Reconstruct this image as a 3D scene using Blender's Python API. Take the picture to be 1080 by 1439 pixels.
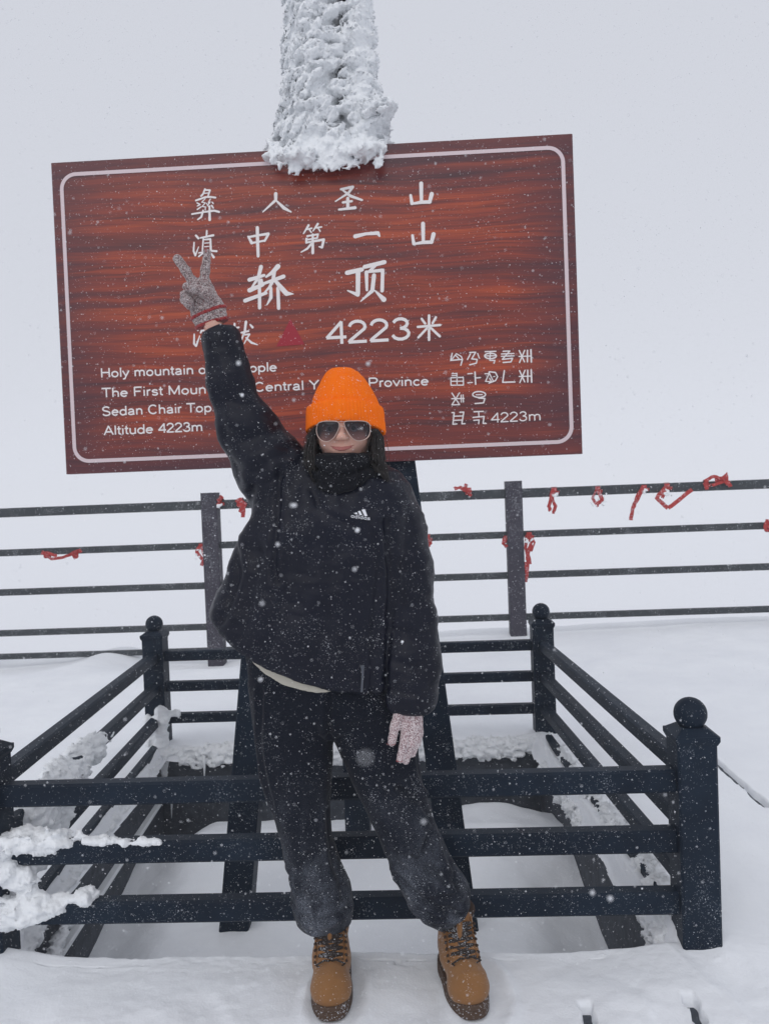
import bpy, math, random
import numpy as np
from mathutils import Vector, Matrix

random.seed(7)
RNG = np.random.default_rng(11)
for o in list(bpy.data.objects):
    bpy.data.objects.remove(o)
S = bpy.context.scene
COL = S.collection
R = math.radians

# ------------------------------------------------------------------ camera
F = 1100.0
PITCH, YAW, ROLL, CAMZ = 1.54, 2.3, -2.2, 1.36
cam_rot = Matrix.Rotation(R(YAW), 4, 'Z') @ Matrix.Rotation(R(90 - PITCH), 4, 'X') @ Matrix.Rotation(R(ROLL), 4, 'Z')
cd = bpy.data.cameras.new('camera')
cam = bpy.data.objects.new('camera', cd)
COL.objects.link(cam)
cam.matrix_world = Matrix.Translation((0, 0, CAMZ)) @ cam_rot
cd.sensor_fit = 'HORIZONTAL'
cd.sensor_width = 36
cd.lens = 36 * F / 1080
cd.clip_start = 0.05
cd.clip_end = 3000
cd.dof.use_dof = True
cd.dof.focus_distance = 2.15
cd.dof.aperture_fstop = 11
S.camera = cam

# ------------------------------------------------------------------ world and light
W = bpy.data.worlds.new('World')
S.world = W
W.use_nodes = True
nt = W.node_tree
nt.nodes.clear()
wo = nt.nodes.new('ShaderNodeOutputWorld')
bg = nt.nodes.new('ShaderNodeBackground')
sky = nt.nodes.new('ShaderNodeTexSky')
sky.sky_type = 'NISHITA'
sky.sun_disc = False
sky.sun_elevation = R(45)
sky.sun_rotation = R(195)
sky.altitude = 4200
sky.air_density = 1.0
sky.dust_density = 4.0
hs = nt.nodes.new('ShaderNodeHueSaturation')
hs.inputs['Saturation'].default_value = 0.15
mx = nt.nodes.new('ShaderNodeMix')
mx.data_type = 'RGBA'
mx.inputs['Factor'].default_value = 0.88
mx.inputs['B'].default_value = (6.95, 7.20, 7.95, 1)        # the even cloud the summit stands in
tcw = nt.nodes.new('ShaderNodeTexCoord')
sepw = nt.nodes.new('ShaderNodeSeparateXYZ')
absw = nt.nodes.new('ShaderNodeMath')
absw.operation = 'ABSOLUTE'
comw = nt.nodes.new('ShaderNodeCombineXYZ')
nt.links.new(tcw.outputs['Generated'], sepw.inputs[0])
nt.links.new(sepw.outputs['X'], comw.inputs['X'])
nt.links.new(sepw.outputs['Y'], comw.inputs['Y'])
nt.links.new(sepw.outputs['Z'], absw.inputs[0])
nt.links.new(absw.outputs[0], comw.inputs['Z'])
nt.links.new(comw.outputs[0], sky.inputs['Vector'])       # cloud below the summit is as bright as above it
nt.links.new(sky.outputs['Color'], hs.inputs['Color'])
nt.links.new(hs.outputs['Color'], mx.inputs['A'])
nt.links.new(mx.outputs['Result'], bg.inputs['Color'])
nt.links.new(bg.outputs['Background'], wo.inputs['Surface'])
bg.inputs['Strength'].default_value = 0.1

sl = bpy.data.lights.new('sun', 'SUN')
sun = bpy.data.objects.new('sun', sl)
COL.objects.link(sun)
sl.energy = 0.75
sl.angle = R(60)
sl.color = (1, 0.97, 0.94)
sun.rotation_euler = (R(45), 0, R(-15))

S.view_settings.view_transform = 'Standard'
S.view_settings.look = 'None'
S.view_settings.gamma = 1
S.view_settings.use_curve_mapping = False
S.view_settings.exposure = 0.0
S.render.engine = 'CYCLES'
S.cycles.use_denoising = True
S.cycles.max_bounces = 8
S.cycles.volume_bounces = 3
S.cycles.transparent_max_bounces = 12

# ------------------------------------------------------------------ pixel of the photograph -> point of the place
MR = np.array(cam_rot.to_3x3())
CP = np.array([0, 0, CAMZ])


def ray(px, py):
    return MR @ np.array([(px - 540) / F, -(py - 719.5) / F, -1.0])


def atY(px, py, Y):
    d = ray(px, py)
    return CP + d * Y / d[1]


def atZ(px, py, z):
    d = ray(px, py)
    return CP + d * (z - CAMZ) / d[2]


# ------------------------------------------------------------------ helpers: objects
def link_mesh(name, me, m=None, parent=None):
    o = bpy.data.objects.new(name, me)
    COL.objects.link(o)
    if m is not None and len(me.materials) == 0:
        me.materials.append(m)
    if parent is not None:
        o.parent = parent
        o.matrix_parent_inverse = world_of(parent).inverted()
    return o


def world_of(o):
    w = Matrix.LocRotScale(o.location, o.rotation_euler, o.scale)
    if o.parent is not None:
        w = world_of(o.parent) @ o.matrix_parent_inverse @ w
    return w


def py_mesh(name, verts, faces, smooth=False):
    me = bpy.data.meshes.new(name)
    me.from_pydata([tuple(map(float, v)) for v in verts], [], faces)
    if smooth:
        me.shade_smooth()
    me.update()
    return me


def quad_mesh(name, V, Q, smooth=True):
    """fast mesh from numpy arrays of vertices and quads (or triangles)"""
    me = bpy.data.meshes.new(name)
    n = Q.shape[1]
    me.vertices.add(len(V))
    me.vertices.foreach_set('co', np.ascontiguousarray(V, dtype=np.float32).ravel())
    me.loops.add(Q.size)
    me.loops.foreach_set('vertex_index', np.ascontiguousarray(Q, dtype=np.int32).ravel())
    me.polygons.add(len(Q))
    me.polygons.foreach_set('loop_start', np.arange(0, Q.size, n, dtype=np.int32))
    me.update(calc_edges=True)
    me.validate()
    if smooth:
        me.shade_smooth()
    return me


def thing(name, label, cat, loc=(0, 0, 0), group=None):
    o = bpy.data.objects.new(name, None)
    COL.objects.link(o)
    o.location = loc
    o.empty_display_size = 0.1
    return tag(o, label, cat, group)


def tag(o, label=None, cat=None, group=None, kind=None):
    if label:
        o['label'] = label
    if cat:
        o['category'] = cat
    if group:
        o['group'] = group
    if kind:
        o['kind'] = kind
    return o


class MB:
    """collects closed shapes, links them as one mesh"""
    def __init__(s):
        s.v, s.f = [], []

    def add(s, verts, faces):
        b = len(s.v)
        s.v += [tuple(map(float, v)) for v in verts]
        s.f += [tuple(i + b for i in f) for f in faces]

    def beam(s, a, b, w, h, bev=0.004, up=(0, 0, 1), w2=None, h2=None):
        """bar of width w (sideways) and height h (along up), edges chamfered"""
        a, b = Vector(a), Vector(b)
        d = (b - a).normalized()
        u = Vector(up)
        side = d.cross(u).normalized()
        u = side.cross(d).normalized()
        V = []
        for p, ww, hh in ((a, w, h), (b, w2 or w, h2 or h)):
            x, z, c = ww / 2, hh / 2, bev
            for (i, j) in ((-x + c, -z), (x - c, -z), (x, -z + c), (x, z - c), (x - c, z), (-x + c, z), (-x, z - c), (-x, -z + c)):
                V.append(p + side * i + u * j)
        Fc = [tuple(range(8)), tuple(range(15, 7, -1))]
        for k in range(8):
            n = (k + 1) % 8
            Fc.append((k, k + 8, n + 8, n))
        s.add(V, Fc)

    def tube(s, pts, r, n=8, cap=True, flat=1.0):
        pts = [Vector(p) for p in pts]
        rr = r if hasattr(r, '__len__') else [r] * len(pts)
        V = []
        prev = None
        for k, p in enumerate(pts):
            d = (pts[min(k + 1, len(pts) - 1)] - pts[max(k - 1, 0)]).normalized()
            if prev is None:
                t = Vector((0, 0, 1)) if abs(d.z) < .9 else Vector((1, 0, 0))
                x = d.cross(t).normalized()
            else:
                x = (prev - d * prev.dot(d)).normalized()
            prev = x
            y = d.cross(x)
            for i in range(n):
                a = 2 * math.pi * i / n
                V.append(p + x * math.cos(a) * rr[k] + y * math.sin(a) * rr[k] * flat)
        Fc = []
        for k in range(len(pts) - 1):
            for i in range(n):
                j = (i + 1) % n
                Fc.append((k * n + i, k * n + j, (k + 1) * n + j, (k + 1) * n + i))
        if cap:
            Fc.append(tuple(range(n - 1, -1, -1)))
            Fc.append(tuple((len(pts) - 1) * n + i for i in range(n)))
        s.add(V, Fc)

    def lathe(s, prof, c, n=24):
        """profile of (radius, z) turned about the vertical through c"""
        V = []
        for (r, z) in prof:
            for i in range(n):
                a = 2 * math.pi * i / n
                V.append((c[0] + r * math.cos(a), c[1] + r * math.sin(a), c[2] + z))
        Fc = []
        for k in range(len(prof) - 1):
            for i in range(n):
                j = (i + 1) % n
                Fc.append((k * n + i, k * n + j, (k + 1) * n + j, (k + 1) * n + i))
        Fc.append(tuple(range(n - 1, -1, -1)))
        Fc.append(tuple((len(prof) - 1) * n + i for i in range(n)))
        s.add(V, Fc)

    def build(s, name, m, parent=None, smooth=False):
        me = py_mesh(name, s.v, s.f, smooth)
        return link_mesh(name, me, m, parent)


# ------------------------------------------------------------------ helpers: noise and distance fields
_T = RNG.random((64, 64, 64)).astype(np.float32)


def vn(p, sc=1.0, seed=0):
    """value noise, p (...,3) -> -1..1"""
    q = np.asarray(p, dtype=np.float64) * sc + seed * 17.37 + 1000
    i = np.floor(q).astype(np.int64)
    f = q - i
    f = f * f * (3 - 2 * f)
    i &= 63
    j = (i + 1) & 63
    x0, y0, z0 = i[..., 0], i[..., 1], i[..., 2]
    x1, y1, z1 = j[..., 0], j[..., 1], j[..., 2]
    fx, fy, fz = f[..., 0], f[..., 1], f[..., 2]
    a = _T[x0, y0, z0] * (1 - fx) + _T[x1, y0, z0] * fx
    b = _T[x0, y1, z0] * (1 - fx) + _T[x1, y1, z0] * fx
    c = _T[x0, y0, z1] * (1 - fx) + _T[x1, y0, z1] * fx
    d = _T[x0, y1, z1] * (1 - fx) + _T[x1, y1, z1] * fx
    return (((a * (1 - fy) + b * fy) * (1 - fz)) + ((c * (1 - fy) + d * fy) * fz)) * 2 - 1


def fbm(p, sc=1.0, oct=4, seed=0):
    r = 0
    a = 0.5
    for k in range(oct):
        r = r + a * vn(p, sc * 2 ** k, seed + k)
        a *= 0.5
    return r


def ridged(p, sc=1.0, oct=3, seed=0):
    r = 0
    a = 0.5
    for k in range(oct):
        r = r + a * (1 - 2 * np.abs(vn(p, sc * 2 ** k, seed + k)))
        a *= 0.5
    return r


class Field:
    """distance field sampled on a box, meshed by surface nets"""
    def __init__(s, lo, hi, h):
        lo, hi = np.minimum(lo, hi).astype(float), np.maximum(lo, hi).astype(float)
        s.lo = lo
        s.h = h
        s.n = np.ceil((np.array(hi, float) - s.lo) / h).astype(int) + 1
        ax = [s.lo[k] + h * np.arange(s.n[k]) for k in range(3)]
        s.X, s.Y, s.Z = [a.astype(np.float32) for a in np.meshgrid(*ax, indexing='ij', sparse=True)]
        s.d = np.full(tuple(s.n), 1.0, np.float32)

    def union(s, e, k=0.0, sl=None):
        d = s.d if sl is None else s.d[sl]
        if k <= 0:
            r = np.minimum(d, e)
        else:
            hh = np.clip(0.5 + 0.5 * (e - d) / k, 0, 1)
            r = e + (d - e) * (1 - hh) - k * hh * (1 - hh)
            r = d * (1 - hh) * 0 + np.where(True, (e * (1 - hh) + d * hh) - k * hh * (1 - hh), r)
        if sl is None:
            s.d = r.astype(np.float32)
        else:
            s.d[sl] = r

    def cut(s, e, k=0.0):
        """keep where e < 0"""
        if k <= 0:
            s.d = np.maximum(s.d, e).astype(np.float32)
        else:
            hh = np.clip(0.5 - 0.5 * (e - s.d) / k, 0, 1)
            s.d = ((e * (1 - hh) + s.d * hh) + k * hh * (1 - hh)).astype(np.float32)

    def _box(s, lo, hi):
        a = np.clip(np.floor((np.array(lo) - s.lo) / s.h).astype(int), 0, s.n - 1)
        b = np.clip(np.ceil((np.array(hi) - s.lo) / s.h).astype(int) + 1, 1, s.n)
        return tuple(slice(a[k], max(b[k], a[k] + 1)) for k in range(3))

    def _sub(s, sl):
        return s.X[sl[0]], s.Y[:, sl[1]], s.Z[:, :, sl[2]]

    def cone(s, a, b, ra, rb, k=0.01, fy=1.0, local=True):
        """capsule with a radius at each end; fy squeezes its depth"""
        a, b = np.array(a, float), np.array(b, float)
        m = max(ra, rb) * max(1, fy) + max(k * 2, 0.02)
        sl = s._box(np.minimum(a, b) - m, np.maximum(a, b) + m) if local else (slice(None),) * 3
        X, Y, Z = s._sub(sl)
        sc = np.array([1, 1 / fy, 1])
        A, B = a * sc, b * sc
        ab = B - A
        t = ((X - A[0]) * ab[0] + (Y / fy - A[1]) * ab[1] + (Z - A[2]) * ab[2]) / max(ab @ ab, 1e-9)
        t = np.clip(t, 0, 1)
        e = np.sqrt((X - A[0] - ab[0] * t) ** 2 + (Y / fy - A[1] - ab[1] * t) ** 2 + (Z - A[2] - ab[2] * t) ** 2) - (ra + (rb - ra) * t)
        s.union(e * min(1, fy), k, sl)

    def chain(s, pts, rr, k=0.01, fy=1.0):
        for i in range(len(pts) - 1):
            s.cone(pts[i], pts[i + 1], rr[i], rr[i + 1], k, fy)

    def ell(s, c, r, k=0.01, rot=None, neg=False):
        c, r = np.array(c, float), np.array(r, float)
        m = max(r) + max(2 * k, 0.01)
        sl = s._box(c - m, c + m)
        X, Y, Z = s._sub(sl)
        x, y, z = X - c[0], Y - c[1], Z - c[2]
        if rot is not None:
            rot = np.array(rot)
            x, y, z = (rot[0][0] * x + rot[0][1] * y + rot[0][2] * z, rot[1][0] * x + rot[1][1] * y + rot[1][2] * z,
                       rot[2][0] * x + rot[2][1] * y + rot[2][2] * z)
        e = (np.sqrt((x / r[0]) ** 2 + (y / r[1]) ** 2 + (z / r[2]) ** 2) - 1) * min(r)
        if neg:
            d = s.d[sl]
            hh = np.clip(0.5 - 0.5 * (-e - d) / k, 0, 1)
            s.d[sl] = (-e * (1 - hh) + d * hh) + k * hh * (1 - hh)
        else:
            s.union(e, k, sl)

    def loft(s, rows, k=0.02, ret=False, pw=2.0):
        """rows of (z, cx, cy, half width, half depth)"""
        rows = sorted(rows)
        zz = [r[0] for r in rows]
        Z = s.Z
        I = [np.interp(Z, zz, [r[q] for r in rows]).astype(np.float32) for q in (1, 2, 3, 4)]
        rad = (np.abs((s.X - I[0]) / I[2]) ** pw + np.abs((s.Y - I[1]) / I[3]) ** pw) ** (1 / pw)
        e = (rad - 1) * np.minimum(I[2], I[3])
        e = np.maximum(e, np.maximum(zz[0] - Z, Z - zz[-1]))
        if ret:
            return e
        s.union(e, k)

    def roughen(s, fn, band=0.045):
        m_ = np.argwhere(np.abs(s.d) < band)
        if len(m_):
            s.d[tuple(m_.T)] -= fn(s.lo + m_ * s.h).astype(np.float32)

    def mesh(s, name, disp=None, smooth=2):
        d, h = s.d, s.h
        d = np.where(d == 0, 1e-6, d)
        ins = d < 0
        n = np.array(d.shape)
        c = np.zeros(tuple(n - 1), np.uint8)
        for i in (0, 1):
            for j in (0, 1):
                for l in (0, 1):
                    c += ins[i:n[0] - 1 + i, j:n[1] - 1 + j, l:n[2] - 1 + l]
        act = (c > 0) & (c < 8)
        idx = np.argwhere(act)
        ids = np.full(c.shape, -1, np.int64)
        ids[act] = np.arange(len(idx))
        P = np.zeros((len(idx), 3))
        cnt = np.zeros(len(idx))
        for ax in range(3):
            o1, o2 = [q for q in range(3) if q != ax]
            for u in (0, 1):
                for v in (0, 1):
                    a = idx.copy()
                    a[:, o1] += u
                    a[:, o2] += v
                    b = a.copy()
                    b[:, ax] += 1
                    va, vb = d[tuple(a.T)], d[tuple(b.T)]
                    m = (va < 0) != (vb < 0)
                    t = np.where(m, va / np.where(m, va - vb, 1), 0)
                    q = a.astype(float)
                    q[:, ax] += t
                    P += q * m[:, None]
                    cnt += m
        P /= cnt[:, None]
        V = s.lo + P * h
        Q = []
        for ax in range(3):
            o1, o2 = [(1, 2), (2, 0), (0, 1)][ax]
            A = np.moveaxis(ins, (ax, o1, o2), (0, 1, 2))
            I = np.moveaxis(ids, (ax, o1, o2), (0, 1, 2))
            ch = A[:-1, 1:-1, 1:-1] != A[1:, 1:-1, 1:-1]
            e = np.argwhere(ch)
            st = A[:-1, 1:-1, 1:-1][ch]
            i, j, l = e.T
            j = j + 1
            l = l + 1
            q = np.stack([I[i, j - 1, l - 1], I[i, j, l - 1], I[i, j, l], I[i, j - 1, l]], 1)
            q[~st] = q[~st][:, ::-1]
            Q.append(q)
        Q = np.concatenate(Q)
        for _ in range(smooth):
            # light smoothing of the net
            acc = np.zeros_like(V)
            w = np.zeros(len(V))
            for k2 in range(4):
                np.add.at(acc, Q[:, k2], V[Q[:, (k2 + 1) % 4]] + V[Q[:, (k2 + 3) % 4]])
                np.add.at(w, Q[:, k2], 2)
            V = V * 0.5 + acc / w[:, None] * 0.5
        if disp is not None:
            N = normals(V, Q)
            V = V + N * disp(V, N)[:, None]
        return quad_mesh(name, V, Q)


def normals(V, Q):
    a = V[Q[:, 2]] - V[Q[:, 0]]
    b = V[Q[:, 3]] - V[Q[:, 1]]
    fn = np.cross(a, b)
    N = np.zeros_like(V)
    for k in range(4):
        np.add.at(N, Q[:, k], fn)
    return N / np.maximum(np.linalg.norm(N, axis=1), 1e-12)[:, None]


# ------------------------------------------------------------------ materials
def mat(name, col, rough=0.6, spec=0.5, sheen=0.0, metal=0.0):
    m = bpy.data.materials.new(name)
    m.use_nodes = True
    b = m.node_tree.nodes['Principled BSDF']
    b.inputs['Base Color'].default_value = (*col, 1)
    b.inputs['Roughness'].default_value = rough
    b.inputs['Specular IOR Level'].default_value = spec
    b.inputs['Metallic'].default_value = metal
    b.inputs['Sheen Weight'].default_value = sheen
    return m


def nd(m, t, **kw):
    n = m.node_tree.nodes.new(t)
    for k, v in kw.items():
        if k in n.inputs:
            n.inputs[k].default_value = v
        else:
            setattr(n, k, v)
    return n


def lk(m, a, b):
    m.node_tree.links.new(a, b)


def B(m):
    return m.node_tree.nodes['Principled BSDF']


def coords(m, scale=(1, 1, 1)):
    tc = nd(m, 'ShaderNodeTexCoord')
    mp = nd(m, 'ShaderNodeMapping')
    mp.inputs['Scale'].default_value = scale
    lk(m, tc.outputs['Object'], mp.inputs['Vector'])
    return mp.outputs['Vector']


def noise(m, vec, scale, detail=4, rough=0.55, dist=0.0):
    n = nd(m, 'ShaderNodeTexNoise')
    n.inputs['Scale'].default_value = scale
    n.inputs['Detail'].default_value = detail
    n.inputs['Roughness'].default_value = rough
    n.inputs['Distortion'].default_value = dist
    lk(m, vec, n.inputs['Vector'])
    return n.outputs['Fac']


def ramp(m, fac, stops):
    r = nd(m, 'ShaderNodeValToRGB')
    e = r.color_ramp.elements
    while len(e) > 1:
        e.remove(e[-1])
    e[0].position, e[0].color = stops[0][0], (*stops[0][1], 1)
    for p, c in stops[1:]:
        q = e.new(p)
        q.color = (*c, 1)
    lk(m, fac, r.inputs['Fac'])
    return r.outputs['Color']


def math2(m, op, a, b):
    n = nd(m, 'ShaderNodeMath', operation=op)
    for k, v in ((0, a), (1, b)):
        if isinstance(v, (int, float)):
            n.inputs[k].default_value = v
        else:
            lk(m, v, n.inputs[k])
    return n.outputs[0]


def bump(m, h, strength=0.3, dist=0.01, prev=None):
    b = nd(m, 'ShaderNodeBump')
    b.inputs['Strength'].default_value = strength
    b.inputs['Distance'].default_value = dist
    lk(m, h, b.inputs['Height'])
    if prev is not None:
        lk(m, prev, b.inputs['Normal'])
    lk(m, b.outputs['Normal'], B(m).inputs['Normal'])
    return b.outputs['Normal']


def mixc(m, fac, a, b):
    n = nd(m, 'ShaderNodeMix', data_type='RGBA')
    for k, v in (('Factor', fac), ('A', a), ('B', b)):
        if isinstance(v, tuple):
            n.inputs[k].default_value = (*v, 1)
        elif isinstance(v, (int, float)):
            n.inputs[k].default_value = v
        else:
            lk(m, v, n.inputs[k])
    return n.outputs['Result']


def dusted(m, base, vec, amount=0.5, scale=260, up=True, thr=0.62, snowcol=(0.72, 0.75, 0.8)):
    """fine flecks of snow lying on cloth or wood"""
    f = noise(m, vec, scale, 2, 0.5)
    patch = noise(m, vec, scale / 22, 3, 0.6)
    a = math2(m, 'ADD', f, math2(m, 'MULTIPLY', math2(m, 'SUBTRACT', patch, 0.5), 0.5))
    k = ramp(m, a, [(thr, (0, 0, 0)), (thr + 0.05, (1, 1, 1))])
    k = math2(m, 'MULTIPLY', k, amount)
    return mixc(m, k, base, snowcol)


M = {}
# snow
m = M['snow'] = mat('snow', (0.80, 0.82, 0.86), 0.75, 0.2)
v = coords(m)
n1 = noise(m, v, 9, 5, 0.6)
n2 = noise(m, v, 160, 3, 0.6)
nb = bump(m, n1, 0.25, 0.03)
bump(m, n2, 0.25, 0.004, nb)
lk(m, ramp(m, noise(m, v, 2.2, 4, 0.6), [(0.3, (0.80, 0.82, 0.855)), (0.7, (0.87, 0.89, 0.915))]), B(m).inputs['Base Color'])
# rime
m = M['rime'] = mat('rime', (0.88, 0.90, 0.92), 0.7, 0.25)
v = coords(m)
nb = bump(m, noise(m, v, 45, 5, 0.7), 0.5, 0.012)
bump(m, noise(m, v, 260, 2, 0.6), 0.4, 0.003, nb)
B(m).inputs['Subsurface Weight'].default_value = 0.0
# black painted timber of the railing
m = M['paint'] = mat('dark_paint', (0.012, 0.016, 0.022), 0.5, 0.13)
v = coords(m)
c = mixc(m, ramp(m, noise(m, v, 6, 4, 0.6), [(0.35, (0, 0, 0)), (0.75, (1, 1, 1))]), (0.006, 0.012, 0.023), (0.012, 0.023, 0.040))
lk(m, dusted(m, c, v, 0.22, 230, thr=0.68), B(m).inputs['Base Color'])
bump(m, noise(m, coords(m, (3, 3, 40)), 6, 4, 0.6), 0.15, 0.004)
# farther fence, violet-blue and lightened: distance haze put into the colour, plus thin frost
m = M['fence'] = mat('fence_haze_paint', (0.045, 0.038, 0.045), 0.7, 0.3)
v = coords(m)
c = mixc(m, noise(m, v, 5, 4, 0.6), (0.030, 0.030, 0.042), (0.056, 0.050, 0.068))
lk(m, dusted(m, c, v, 0.22, 120, thr=0.62), B(m).inputs['Base Color'])
m = M['rail2'] = mat('fence_rail_haze_paint', (0.02, 0.024, 0.028), 0.6, 0.3)  # rails lightened too, the fading of the haze mixed into the colour
v = coords(m)
c = mixc(m, noise(m, v, 5, 4, 0.6), (0.030, 0.036, 0.042), (0.055, 0.063, 0.070))
lk(m, dusted(m, c, v, 0.5, 120, thr=0.64), B(m).inputs['Base Color'])
m = M['deck'] = mat('deck_wood', (0.02, 0.022, 0.026), 0.7, 0.3)
v = coords(m)
lk(m, mixc(m, noise(m, v, 14, 5, 0.7), (0.012, 0.015, 0.022), (0.11, 0.125, 0.15)), B(m).inputs['Base Color'])
bump(m, noise(m, v, 40, 4, 0.6), 0.3, 0.01)

# varnished wood of the sign
m = M['sign'] = mat('sign_wood', (0.2, 0.03, 0.015), 0.36, 0.5)
tc = nd(m, 'ShaderNodeTexCoord')
wv = nd(m, 'ShaderNodeTexNoise')
wv.inputs['Scale'].default_value = 1.7
wv.inputs['Detail'].default_value = 3
mp0 = nd(m, 'ShaderNodeMapping')
mp0.inputs['Scale'].default_value = (.55, 1, 1.3)
lk(m, tc.outputs['Object'], mp0.inputs['Vector'])
lk(m, mp0.outputs['Vector'], wv.inputs['Vector'])
sepv = nd(m, 'ShaderNodeSeparateXYZ')
lk(m, tc.outputs['Object'], sepv.inputs['Vector'])
zz = math2(m, 'ADD', sepv.outputs['Z'], math2(m, 'MULTIPLY', wv.outputs['Fac'], 0.13))
comb = nd(m, 'ShaderNodeCombineXYZ')
lk(m, sepv.outputs['X'], comb.inputs['X'])
lk(m, zz, comb.inputs['Z'])
mpg = nd(m, 'ShaderNodeMapping')
mpg.inputs['Scale'].default_value = (0.62, 1, 17)
lk(m, comb.outputs['Vector'], mpg.inputs['Vector'])
g1 = noise(m, mpg.outputs['Vector'], 1.6, 7, 0.66, 0.4)
mpf = nd(m, 'ShaderNodeMapping')
mpf.inputs['Scale'].default_value = (1.3, 1, 80)
lk(m, comb.outputs['Vector'], mpf.inputs['Vector'])
g2 = noise(m, mpf.outputs['Vector'], 1.5, 4, 0.6)
base = ramp(m, g1, [(0.26, (0.050, 0.012, 0.018)), (0.38, (0.125, 0.021, 0.021)), (0.50, (0.25, 0.032, 0.016)), (0.64, (0.44, 0.066, 0.016)), (0.80, (0.20, 0.031, 0.025))])
fine = ramp(m, g2, [(0.33, (0.30, 0.30, 0.38)), (0.52, (1, 1, 1))])
ml = nd(m, 'ShaderNodeMix', data_type='RGBA', blend_type='MULTIPLY')
ml.inputs['Factor'].default_value = 0.65
lk(m, base, ml.inputs['A'])
lk(m, fine, ml.inputs['B'])
# darker stained rim of the board
gx = math2(m, 'ABSOLUTE', math2(m, 'ADD', sepv.outputs['X'], 0.0), 0)
gz = math2(m, 'ABSOLUTE', sepv.outputs['Z'], 0)
edge = math2(m, 'MAXIMUM', math2(m, 'DIVIDE', gx, 0.96), math2(m, 'DIVIDE', gz, 0.585))
e1 = ramp(m, math2(m, 'ADD', edge, math2(m, 'MULTIPLY', math2(m, 'SUBTRACT', wv.outputs['Fac'], 0.5), 0.5)), [(0.72, (0, 0, 0)), (1.02, (1, 1, 1))])
lk(m, mixc(m, math2(m, 'MULTIPLY', e1, 0.75), ml.outputs['Result'], (0.055, 0.016, 0.028)), B(m).inputs['Base Color'])
M['white_print'] = mat('white_print', (0.84, 0.79, 0.78), 0.6, 0.3)
M['line_print'] = mat('line_print', (0.70, 0.58, 0.60), 0.6, 0.3)
M['red_print'] = mat('red_print', (0.34, 0.026, 0.042), 0.6, 0.3)

# ------------------------------------------------------------------ setting
SH = -0.125 / 1.926            # the railing's sides run slightly askew of the fence
YF, YB = 2.294, 4.22
LX, RX_ = -1.330, 0.775


def sx(x, y):
    return x + SH * (y - YF)


def axis(lo, hi, step, extra=()):
    a = list(np.arange(lo, hi + step / 2, step))
    for c, w, st in extra:
        a += list(np.arange(c - w, c + w + st / 2, st))
    a = np.array(sorted(a))
    keep = [a[0]]
    for q in a[1:]:
        if q - keep[-1] > 0.0018:
            keep.append(q)
    return np.array(keep)


PX0, PX1, PY0, PY1 = -1.30, 0.715, 2.27, 4.13          # the opening in the deck round the mast
gxs = axis(-5.0, 5.5, 0.03, [(0.392, 0.03, 0.003), (0.668, 0.03, 0.003), (1.405, 0.04, 0.004), (0.0, 0.9, 0.015), (-1.36, 0.14, 0.008), (0.66, 0.16, 0.008)])
gys = axis(-1.5, 8.2, 0.03, [(2.235, 0.03, 0.003), (2.27, 0.08, 0.008), (2.0, 0.3, 0.012), (4.13, 0.06, 0.01)])
GX, GY = np.meshgrid(gxs, gys, indexing='ij')
P3 = np.stack([GX, GY, 0 * GX], -1)
GZ = 0.022 * fbm(P3, 1.3, 4, 3) + 0.006 * fbm(P3, 9, 3, 5) + 0.0025 * fbm(P3, 45, 2, 15)


def sstep(a, b, x):
    t = np.clip((x - a) / (b - a), 0, 1)
    return t * t * (3 - 2 * t)


# scuffed, crumbly crust
mask = sstep(-.1, .5, fbm(P3, 1.6, 2, 25))
GZ += mask * (0.005 * np.abs(fbm(P3, 14, 3, 26)) + 0.0028 * vn(P3, 70, 27))
GZ += 0.005 * np.clip(vn(P3, 42, 28) - .7, 0, 1) * 3 * (GY < 2.6)
# trampled prints round the boots
for k in range(26):
    cx, cy = random.uniform(-1.3, 1.9), random.uniform(1.6, 2.2)
    an = random.uniform(-.6, .6)
    dx, dy = GX - cx, GY - cy
    u, w_ = dx * math.cos(an) + dy * math.sin(an), -dx * math.sin(an) + dy * math.cos(an)
    rr_ = (u / 0.05) ** 4 + (w_ / 0.13) ** 4
    GZ += -0.009 * np.exp(-rr_) + 0.002 * np.exp(-(rr_ - 2.2) ** 2)
for fx, fy in ((-0.262, 2.07), (0.125, 2.07)):
    r2 = ((GX - fx) / 0.10) ** 2 + ((GY - fy) / 0.20) ** 2
    GZ = GZ * (1 - np.exp(-r2 ** 2)) + (-0.006) * np.exp(-r2 ** 2)
    GZ += (0.010 + .006 * vn(P3, 22, 29)) * np.exp(-((r2 - .75) / .3) ** 2) * (r2 > .3)
# drift at the far fence, lower on the left and beyond it
GZ += 0.05 * sstep(5.5, 7.0, GY) * sstep(0.5, 3, GX)
GZ -= 0.17 * sstep(6.0, 6.9, GY) * sstep(-1.0, -1.9, GX) * (1 + .25 * vn(P3, 1.6, 18))
GZ += 0.11 * sstep(6.0, 6.8, GY) * np.exp(-((GX + 2.9) / 0.32) ** 2)
GZ -= 1.6 * sstep(7.45, 8.25, GY) ** 1.5
# drift against the post feet
for px_, py_ in ((sx(LX, YF), YF), (sx(RX_, YF), YF), (sx(LX, YB), YB), (sx(RX_, YB), YB)):
    GZ += 0.035 * np.exp(-(((GX - px_) / 0.16) ** 2 + ((GY - py_) / 0.14) ** 2))
# slits between the deck planks that the snow has not closed


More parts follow.
